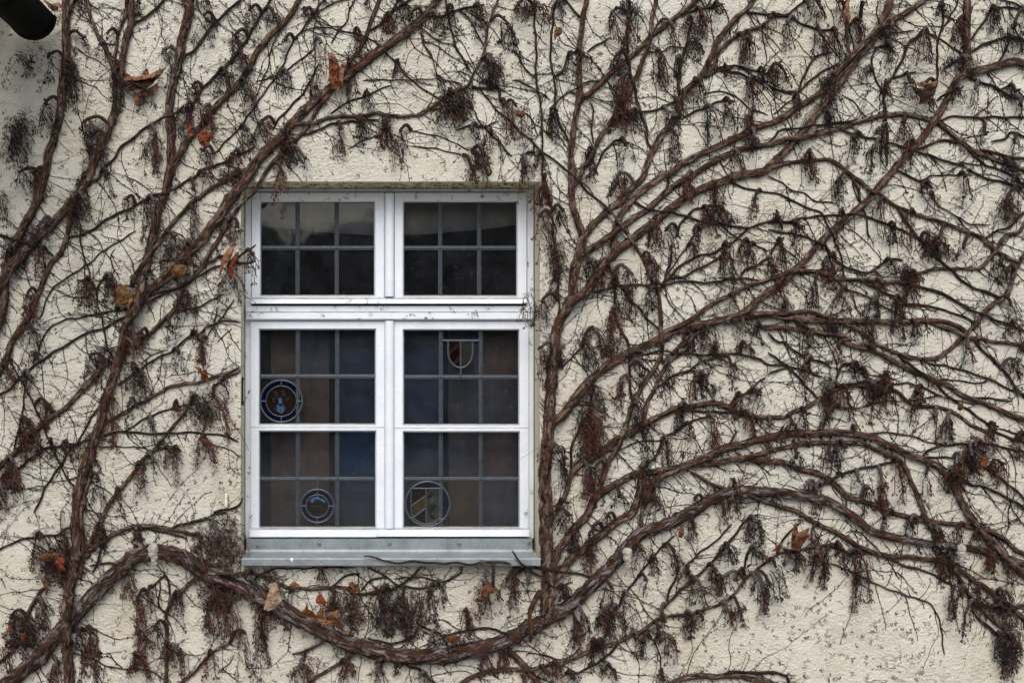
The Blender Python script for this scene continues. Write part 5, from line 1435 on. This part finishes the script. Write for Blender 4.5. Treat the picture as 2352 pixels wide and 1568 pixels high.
# old matted stalks choking the forks of the stems
TANG = 'a3 2000,300,230,250 560,480,180,200 250,1150,200,180 2000,720,200,220 620,900,90,150|a1 150,750,150,150 700,350,120,150 1650,850,180,180 1230,1180,170,140 280,600,110,110 2150,60,150,80|b3 100,750,150,230 880,950,130,200 1200,900,170,230 1420,950,130,230 1850,1200,250,50|c1 420,850,70,200 830,950,140,140 1950,450,140,80|c2 380,130,110,150 720,700,140,280 900,60,120,100 1200,770,120,80|a2 1000,150,140,120 1850,600,170,150 250,880,90,140 60,1250,90,180|c0 1010,850,90,250 1540,950,60,150 130,80,110,90 2190,1250,80,90|b0 1850,930,150,140 2150,650,120,150 270,1350,90,190 540,800,60,140 1200,1130,80,80|a0 1080,720,70,200 880,1350,110,190 640,680,90,180 200,1250,120,200 1680,1150,90,160|d2 1900,1050,130,180 560,480,90,180 1000,430,110,90 1720,1250,120,110 2310,950,60,150|d3 1650,450,150,170 2220,1250,130,230 2000,850,120,120|d1 1270,980,90,120 2240,350,90,110 1500,700,90,140 650,1390,120,60|d0 1830,600,110,90 570,800,120,120 1100,300,80,120'
MAT_ = {k: G() for k in 'LTR'}
for ln in TANG.split('|'):
    w = ln.split()
    for k in w[1:]:
        x0_, y0_, rx_, ry_ = [float(q_) for q_ in k.split(',')]
        X, Y = tp(w[0], x0_, y0_); rx_ /= 4; ry_ /= 4
        j = int(np.argmin(np.hypot(ALL[:, 0] - X, ALL[:, 1] - Y))); v = branches[int(ALL[j, 4])]['v']
        for _ in range(int(rx_ * ry_ * 3.14 / 22)):
            t_ = rnd.random() * 6.283; rr_ = rnd.random() ** .6
            x = X + rx_ * rr_ * math.cos(t_); y = Y + ry_ * rr_ * math.sin(t_) - 4
            h = rnd.uniform(2, 20) * (1.15 - rr_ * .6); a = rnd.uniform(-.9, 4.0); kk = 1 if rnd.random() < .3 else 0
            if in_window(x, y, -8) : continue
            pts = []; m_ = rnd.randint(3, 6)
            for i in range(m_):
                pts.append(tuple(at(x, y, -max(1.0, h) * S))); st = rnd.uniform(2.5, 5)
                x += st * math.cos(a); y += st * math.sin(a); h += rnd.uniform(-2, 2); a += rnd.uniform(-.8, .8); a += .18 * math.cos(a)
            r0 = rnd.uniform(.5, 1.1) * S
            string(MAT_[v], pts, r0, kk); knob(MAT_[v], pts[-1], r0 * 1.5, kk)
for v in MAT_: tag(MAT_[v].build('matted_stalks', SM, VINES[v], smooth=False), kind='stuff')

# long bare orange leaf stalks
g_ = {'L': G(), 'T': G(), 'R': G()}
for v, P in (('L', 'a2 2080,700 2150,770 2210,850 2250,930 2285,1000'), ('L', 'a1 2220,1130 2300,1180 2351,1215'), ('L', 'a2 1285,590 1330,640 1370,720'),
             ('R', 'c2 570,895 480,905 380,920 270,960 180,1010 75,1080'), ('R', 'c1 1200,815 1080,840 960,850 820,850'), ('R', 'c1 1710,0 1800,45 1900,90 1990,130 1950,200 1900,300'),
             ('R', 'c0 2170,730 2170,900 2175,1140'), ('R', 'c2 1810,180 1720,300 1650,420 1590,530'), ('R', 'c2 1580,400 1620,490 1650,600 1690,700'), ('R', 'c1 2270,1135 2150,1170 2050,1165'),
             ('R', 'd2 2250,0 2180,130 2120,280 2080,400'), ('R', 'd2 1640,170 1540,290 1500,420 1480,600'), ('R', 'd0 1300,1270 1270,1420 1240,1568'), ('R', 'c2 990,160 1050,280 1140,470'),
             ('T', 'a3 1450,55 1600,100 1800,160'), ('T', 'b3 1920,940 1890,1080 1870,1220 1890,1390'), ('T', 'b3 330,1470 430,1420 540,1390 640,1420'), ('T', 'c3 800,310 850,390 900,480 960,580 1000,620'),
             ('T', 'c3 700,1240 670,1400 620,1540'), ('R', 'c1 2060,1210 2100,1330 2150,1450'), ('R', 'c2 1560,890 1510,1020 1460,1100 1390,1170'), ('R', 'c2 1780,910 1750,1010 1710,1100'), ('R', 'c2 1870,1160 1820,1290 1740,1470'),
             ('R', 'd0 440,700 330,780 200,880 100,980 70,1050'), ('R', 'd0 2110,360 2120,450 2080,550 2050,600'), ('R', 'd3 400,210 280,210 200,240'), ('L', 'b0 600,900 720,930 790,990 830,1050'), ('L', 'b0 1290,590 1380,720 1460,810 1520,890'),
             ('L', 'a0 1240,950 1220,1060 1205,1140'), ('T', 'a3 1730,1270 1800,1330 1880,1390')):
    pp = parse_path(P.split())
    sp = catmull([(x, y, 26 + 6 * math.sin(i)) for i, (x, y) in enumerate(pp)], 6)
    string(g_[v], [tuple(at(p[0], p[1], -p[2] * S)) for p in sp], np.linspace(1.25, .8, len(sp)) * S)
for v in g_: 
    if g_[v].v: tag(g_[v].build('leaf_stalks', M['tanstalk'], VINES[v]), kind='stuff')

# ------------------------------------------------------------------ remnants of tendrils with sticky pads all over the plaster
g = G()
def tendril(x, y, h, sc, flat=0):
    """tiny branched tendril; flat = lies on the lintel underside instead of the wall"""
    p0 = np.array(tuple(at(x, y, -h * S)))
    a = rnd.random() * 6.283; n = rnd.randint(2, 5)
    for _ in range(n):
        a2 = a + rnd.uniform(-1.6, 1.6); l1 = rnd.uniform(2.5, 7) * sc; l2 = rnd.uniform(1.5, 4.5) * sc; a3 = a2 + rnd.uniform(-.9, .9)
        d1 = np.array([math.cos(a2), 0, math.sin(a2)]) * l1 * S; d2 = np.array([math.cos(a3), 0, math.sin(a3)]) * l2 * S
        if rnd.random() < .7: string(g, [p0, p0 + d1 + np.array([0, -.5 * S, 0]), p0 + d1 + d2], 0.4 * S)
        knob(g, p0 + d1 + d2, rnd.uniform(.7, 1.35) * S)
        if rnd.random() < .5: knob(g, p0 + d1 + d2 + np.array([rnd.uniform(-2, 2), 0, rnd.uniform(-2, 2)]) * S, rnd.uniform(.6, 1.2) * S)
n = 0
while n < 5200:
    x = rnd.uniform(-60, 2410); y = rnd.uniform(-60, 1630)
    if in_window(x, y, 4): continue
    dens = 0.5 + 0.5 * mnoise.noise(Vector((x / 130, y / 130, 2.2)))
    if x > 1550 and y > 1250: dens += 0.15
    if rnd.random() > dens + 0.2: continue
    tendril(x, y, 0.6, rnd.uniform(.6, 1.15)); n += 1
for _ in range(60):                                        # on the white woodwork
    x = rnd.uniform(570, 1220); y = rnd.choice((rnd.uniform(683, 735), rnd.uniform(440, 462), rnd.uniform(700, 733)))
    tendril(x, y, -0.117 / S if 702 < y < 734 else -0.108 / S if y > 600 else -0.136 / S, .75)
for _ in range(30):
    x, y = rnd.choice(((570, 0), (1218, 0), (894, 0))); tendril(x + rnd.uniform(-5, 5), rnd.uniform(480, 1200), -0.147 / S, .7)
for _ in range(330):                                       # on the underside of the lintel and the reveals
    x = rnd.uniform(556, 1236); dpt = rnd.uniform(.01, .14)
    z = b.z - 0.003 + (fb.z - b.z) * dpt / yb
    p0 = np.array([at(x, 420, 0).x, dpt, z])
    for _k in range(3):
        a2 = rnd.random() * 6.283; l1 = rnd.uniform(3, 10)
        q1 = p0 + np.array([math.cos(a2) * l1 * S, math.sin(a2) * l1 * S, -rnd.uniform(0, 2) * S])
        string(g, [p0, (p0 + q1) / 2, q1], .4 * S); knob(g, q1, .9 * S)
tag(g.build('tendril_remnants', M['tendril'], origin=(0, 0, 0), smooth=False), 'tiny dried tendrils with sticky pads dotted all over the plaster', 'tendrils', kind='stuff')

# ------------------------------------------------------------------ dead leaves caught in the creeper
def leaf(label, pieces, name='dry_leaf', group='dead leaves caught in the creeper'):
    """pieces: (tile, outline, material, stand-off at the middle, bulge, tilt x, tilt y)"""
    g = G(); mats = []
    cen = None
    for (t, pts, mt, off, bul, tx, ty) in pieces:
        P = np.array([tp(t, x, y) for x, y in pts])
        # densify and roughen the outline
        Q = []
        for i in range(len(P)):
            A, B_ = P[i], P[(i + 1) % len(P)]
            k = max(1, int(np.linalg.norm(B_ - A) / 4))
            for j in range(k):
                Q.append(A + (B_ - A) * j / k + (np.array([rnd.uniform(-1.1, 1.1), rnd.uniform(-1.1, 1.1)]) if j else 0))
        Q = np.array(Q); c_ = Q.mean(0)
        if cen is None: cen = c_
        sz = np.abs(Q - c_).max(0) + 1e-6
        if mt not in mats: mats.append(mt)
        mi = mats.index(mt)
        R_ = 6; m = len(Q); V = []
        sd = rnd.random() * 50
        def dep(p, t_):
            u_ = (p - c_) / sz
            w = mnoise.noise(Vector((p[0] / 15, p[1] / 15, sd))) * 7 + abs(mnoise.noise(Vector((p[0] / 7, p[1] / 7, sd)))) * 7 + mnoise.noise(Vector((p[0] / 3, p[1] / 3, sd))) * 1.2
            return max(1.5, off + bul * (1 - t_ * t_) + tx * u_[0] + ty * u_[1] + w)
        V.append(tuple(at(c_[0], c_[1], -dep(c_, 0) * S)))
        for k in range(1, R_ + 1):
            t_ = k / R_
            for q_ in Q:
                p = c_ + (q_ - c_) * t_
                V.append(tuple(at(p[0], p[1], -dep(p, t_) * S)))
        F = [(0, 1 + i, 1 + (i + 1) % m) for i in range(m)]
        for k in range(R_ - 1):
            for i in range(m):
                j = (i + 1) % m
                F.append((1 + k * m + i, 1 + (k + 1) * m + i, 1 + (k + 1) * m + j, 1 + k * m + j))
        g.add(V, F, mi)
    o = g.build(name, [M[k] for k in mats], origin=tuple(at(cen[0], cen[1], -20 * S)), smooth=False)
    md = o.modifiers.new('thickness', 'SOLIDIFY'); md.thickness = 0.0011
    return tag(o, label, 'dead leaf', group)

leaf('curled dark brown dead leaf with tan rolled rim beside upright stem at upper left', [
    ('a0', [(1130, 720), (1250, 735), (1360, 700), (1480, 640), (1500, 660), (1450, 720), (1380, 790), (1320, 820), (1230, 835), (1150, 840), (1128, 790)], 'leaf_dark', 22, -10, 0, -4),
    ('a0', [(1130, 712), (1250, 708), (1370, 683), (1382, 715), (1270, 742), (1140, 742)], 'leaf_tan', 40, 3, 0, 4),
    ('a0', [(1150, 668), (1192, 690), (1212, 718), (1165, 718)], 'leaf_brown', 20, 2, 0, 0), ('a0', [(1300, 692), (1340, 628), (1362, 640), (1372, 692)], 'leaf_brown', 22, 2, 0, 0),
    ('a0', [(1380, 690), (1440, 650), (1535, 622), (1470, 682), (1390, 722)], 'leaf_tan', 34, 3, 4, 0)])
leaf('flat pinkish brown dead leaf pressed on the wall under the curled dark leaf', [
    ('a0', [(1230, 860), (1320, 845), (1400, 800), (1450, 765), (1457, 830), (1400, 870), (1340, 920), (1275, 970), (1240, 965)], 'leaf_tan', 8, 3, 0, 0)])
leaf('upright folded orange dead leaf with torn tip on the slanting stem above the window', [
    ('b0', [(665, 520), (690, 500), (720, 540), (760, 580), (772, 620), (755, 700), (745, 740), (770, 790), (795, 820), (725, 822), (690, 770), (662, 745), (672, 690), (668, 600)], 'leaf_orange', 38, 5, -3, 4),
    ('b0', [(805, 570), (822, 600), (800, 700), (800, 810), (775, 780), (745, 730), (755, 680), (770, 620)], 'leaf_tan', 34, 4, 6, 0),
    ('b0', [(655, 500), (690, 485), (735, 525), (760, 580), (735, 585), (700, 540), (668, 545)], 'leaf_tan', 46, 2, 0, 0)])
leaf('large tan curled dead leaf hanging at the upper left side of the window', [
    ('a1', [(2130, 690), (2145, 720), (2130, 780), (2110, 830), (2070, 840), (2040, 880), (2020, 980), (2003, 970), (2030, 870), (2045, 800), (2080, 730)], 'leaf_tan', 50, 6, 0, 0),
    ('a1', [(2190, 740), (2192, 770), (2160, 850), (2135, 960), (2115, 1010), (2095, 960), (2105, 900), (2135, 800), (2160, 770)], 'leaf_orange', 54, 5, 5, 0),
    ('a1', [(2110, 830), (2140, 790), (2120, 880), (2095, 950), (2080, 880)], 'leaf_brown', 44, 2, 0, 0)])
leaf('orange dead leaf hanging below the fruit cluster left of the upper stem', [('a0', [(1810, 1240), (1880, 1190), (1925, 1215), (1950, 1210), (1940, 1280), (1915, 1340), (1860, 1350), (1830, 1310)], 'leaf_orange', 36, 6, 0, 4)])
leaf('small shrivelled bright orange leaf beside the grey beaded spurs', [('a0', [(1735, 1130), (1755, 1150), (1772, 1150), (1760, 1210), (1775, 1250), (1740, 1260), (1730, 1200)], 'leaf_red', 40, 3, 0, 0)])
leaf('pointed tan dead leaf poking out behind the black gutter', [
    ('a0', [(385, -20), (420, 35), (500, 40), (545, 28), (590, 85), (540, 65), (500, 80), (440, 60)], 'leaf_tan', 40, 4, 0, 0), ('a0', [(440, 62), (500, 80), (545, 68), (530, 100), (490, 105)], 'leaf_brown', 32, 2, 0, 0)])
leaf('dark ochre crumpled dead leaf wedged where two stems meet left of the window', [
    ('a1', [(1060, 1090), (1110, 1060), (1170, 1035), (1150, 1080), (1230, 1130), (1270, 1120), (1200, 1200), (1180, 1275), (1140, 1230), (1060, 1225), (1075, 1150)], 'leaf_ochre', 30, 6, 0, 0), ('a1', [(1190, 1170), (1225, 1180), (1180, 1275), (1168, 1250)], 'leaf_tan', 36, 2, 0, 0)])
leaf('scrap of yellowish dead leaf caught in the cluster above the crossing stems', [('a1', [(1540, 850), (1580, 835), (1600, 845), (1570, 870)], 'leaf_tan', 44, 2, 0, 0), ('a1', [(1600, 870), (1690, 860), (1730, 900), (1680, 970), (1580, 980), (1570, 930)], 'leaf_ochre', 32, 5, 0, 0)])
leaf('small twisted orange leaf remnant on the branch left of the iron catch', [('a2', [(1780, 230), (1830, 235), (1860, 270), (1900, 300), (1915, 350), (1918, 385), (1890, 355), (1840, 345), (1850, 310), (1830, 270)], 'leaf_orange', 40, 4, 0, 0)])
leaf('rolled brown dead leaf resting on the cluster at the foot of the left stem', [('a3', [(340, 425), (400, 380), (520, 370), (560, 380), (530, 420), (420, 440)], 'leaf_brown', 44, 5, 0, 0)])
leaf('dark red crumpled leaf inside the tangle on the left stem', [('a3', [(530, 420), (580, 410), (600, 460), (580, 500), (610, 540), (565, 530), (535, 480), (505, 460)], 'leaf_red', 46, 5, 0, 0)])
leaf('narrow ochre leaf curling below the tangle on the left stem', [('a3', [(372, 610), (405, 600), (415, 640), (438, 700), (430, 715), (395, 665)], 'leaf_ochre', 40, 3, 0, 0)])
leaf('slim orange leaf hanging in the cluster at the lower left edge', [('a3', [(80, 1010), (105, 1045), (118, 1095), (85, 1115), (76, 1070)], 'leaf_orange', 40, 3, 0, 0)])
leaf('pointed rusty orange leaf on the slanting stem at the lower left', [('a3', [(185, 1115), (235, 1105), (230, 1140), (205, 1180), (195, 1160)], 'leaf_orange', 44, 3, 0, 0)])
leaf('large pale tan dead leaf standing on the arched trunk below the sill', [
    ('b3', [(130, 655), (185, 640), (205, 700), (240, 820), (200, 850), (170, 880), (110, 905), (72, 895), (85, 820), (120, 730)], 'leaf_pale', 52, 6, 0, 5)])
leaf('bright red orange dead leaf hanging above the leaf pile on the trunk', [('b3', [(560, 770), (590, 745), (620, 780), (640, 820), (640, 870), (600, 840), (555, 835), (550, 800)], 'leaf_red', 44, 5, 0, 4)])
leaf('dark orange dead leaf at the left end of the pile on the trunk', [('b3', [(400, 915), (450, 890), (470, 820), (475, 890), (520, 905), (555, 960), (540, 990), (470, 950)], 'leaf_orange', 56, 5, 0, -6)])
leaf('ochre pointed dead leaf in the middle of the pile on the trunk', [('b3', [(560, 920), (615, 868), (620, 910), (640, 990), (560, 970)], 'leaf_ochre', 60, 5, 0, 0)])
leaf('light brown folded dead leaf at the right of the pile on the trunk', [('b3', [(640, 930), (700, 915), (770, 895), (765, 950), (710, 970), (690, 950), (640, 960)], 'leaf_tan', 58, 4, 0, 0), ('b3', [(630, 955), (700, 960), (780, 990), (800, 1080), (740, 1060), (680, 1010)], 'leaf_brown', 46, 4, 0, 0)])
leaf('long curled tan dead leaf lying along the trunk under the pile', [('b3', [(490, 960), (560, 985), (640, 990), (720, 1000), (660, 1040), (600, 1050), (620, 1010), (540, 1000)], 'leaf_tan', 66, 4, 0, 0)])
leaf('brown dead leaf with upright tips on the branch under the sill', [('b3', [(850, 660), (890, 630), (905, 660), (940, 650), (950, 720), (900, 735), (875, 690)], 'leaf_brown', 40, 4, 0, 0), ('b3', [(870, 670), (895, 675), (910, 735), (885, 725)], 'leaf_orange', 46, 2, 0, 0)])
leaf('small folded tan leaf on the left end of the branch under the sill', [('b3', [(305, 660), (345, 632), (400, 660), (395, 685), (350, 700), (320, 680)], 'leaf_tan', 38, 4, 0, 0)])
leaf('red brown dead leaf hanging under the right end of the sill', [('b3', [(2100, 640), (2150, 650), (2160, 690), (2215, 690), (2205, 720), (2150, 740), (2110, 830), (2075, 780), (2080, 700)], 'leaf_brown', 46, 5, 0, 0)])
leaf('rounded brown dead leaf lying on top of the thick trunk right of centre', [('b3', [(1745, 1150), (1800, 1120), (1880, 1140), (1870, 1175), (1800, 1200), (1760, 1190)], 'leaf_brown', 44, 5, 0, 0)])
leaf('small ochre dead leaf beside a thin stem at the upper middle', [('c0', [(400, 260), (440, 248), (468, 275), (450, 320), (410, 340), (395, 375), (388, 330)], 'leaf_ochre', 30, 4, 0, 0)])
leaf('long narrow tan dead leaf hanging from the top edge of the photo', [('d0', [(720, -20), (752, -10), (740, 80), (762, 150), (750, 205), (728, 150), (712, 180), (680, 260), (690, 160), (705, 80)], 'leaf_tan', 42, 4, 0, 0)])
leaf('dark brown curled dead leaf with tan tip beside thick stem at upper right', [
    ('d0', [(1310, 790), (1360, 800), (1420, 830), (1500, 780), (1550, 790), (1530, 870), (1480, 900), (1440, 960), (1385, 960), (1400, 900), (1350, 850)], 'leaf_dark', 40, 6, 0, 0),
    ('d0', [(1365, 760), (1480, 770), (1568, 742), (1540, 790), (1500, 800), (1450, 790), (1375, 790)], 'leaf_tan', 52, 3, 0, 0)])
leaf('large brown folded dead leaf with two points in the lower right', [
    ('d3', [(245, 105), (262, 95), (250, 170), (262, 200), (375, 140), (380, 150), (360, 200), (375, 215), (320, 290), (285, 350), (220, 345), (212, 260), (225, 180)], 'leaf_brown', 36, 6, 0, 0),
    ('d3', [(262, 205), (370, 145), (350, 210), (290, 240), (240, 270)], 'leaf_tan', 44, 2, 0, 0)])
leaf('small curled orange leaf on the thin stem left of the big brown leaf', [('d3', [(90, 300), (128, 278), (120, 310), (95, 335), (90, 362), (60, 355), (20, 362), (65, 335)], 'leaf_orange', 34, 3, 0, 0)])
leaf('orange brown leaf buried in the thick cluster near the right edge', [('d2', [(1955, 1040), (2000, 1060), (2020, 1110), (2000, 1150), (1960, 1140)], 'leaf_orange', 44, 4, 0, 0)])
leaf('small shrivelled reddish leaf on a thin crossing stem at the right', [('d2', [(1745, 570), (1790, 565), (1795, 610), (1770, 635), (1740, 620)], 'leaf_brown', 26, 4, 0, 0)])
leaf('dark reddish shrivelled leaf in the thick cluster above the window corner', [('c0', [(30, 1010), (110, 1020), (125, 1050), (90, 1090), (40, 1070)], 'leaf_brown', 50, 5, 0, 0)])
leaf('yellowish crumpled leaf at the joint of the lower right branch', [('c3', [(1545, 130), (1575, 140), (1580, 190), (1560, 235), (1525, 225), (1530, 180)], 'leaf_ochre', 40, 5, 0, 0)])
leaf('small dark brown leaf in the cluster above the window head', [('b0', [(2050, 1460), (2080, 1445), (2095, 1490), (2075, 1515), (2045, 1500)], 'leaf_dark', 36, 4, 0, 0)])
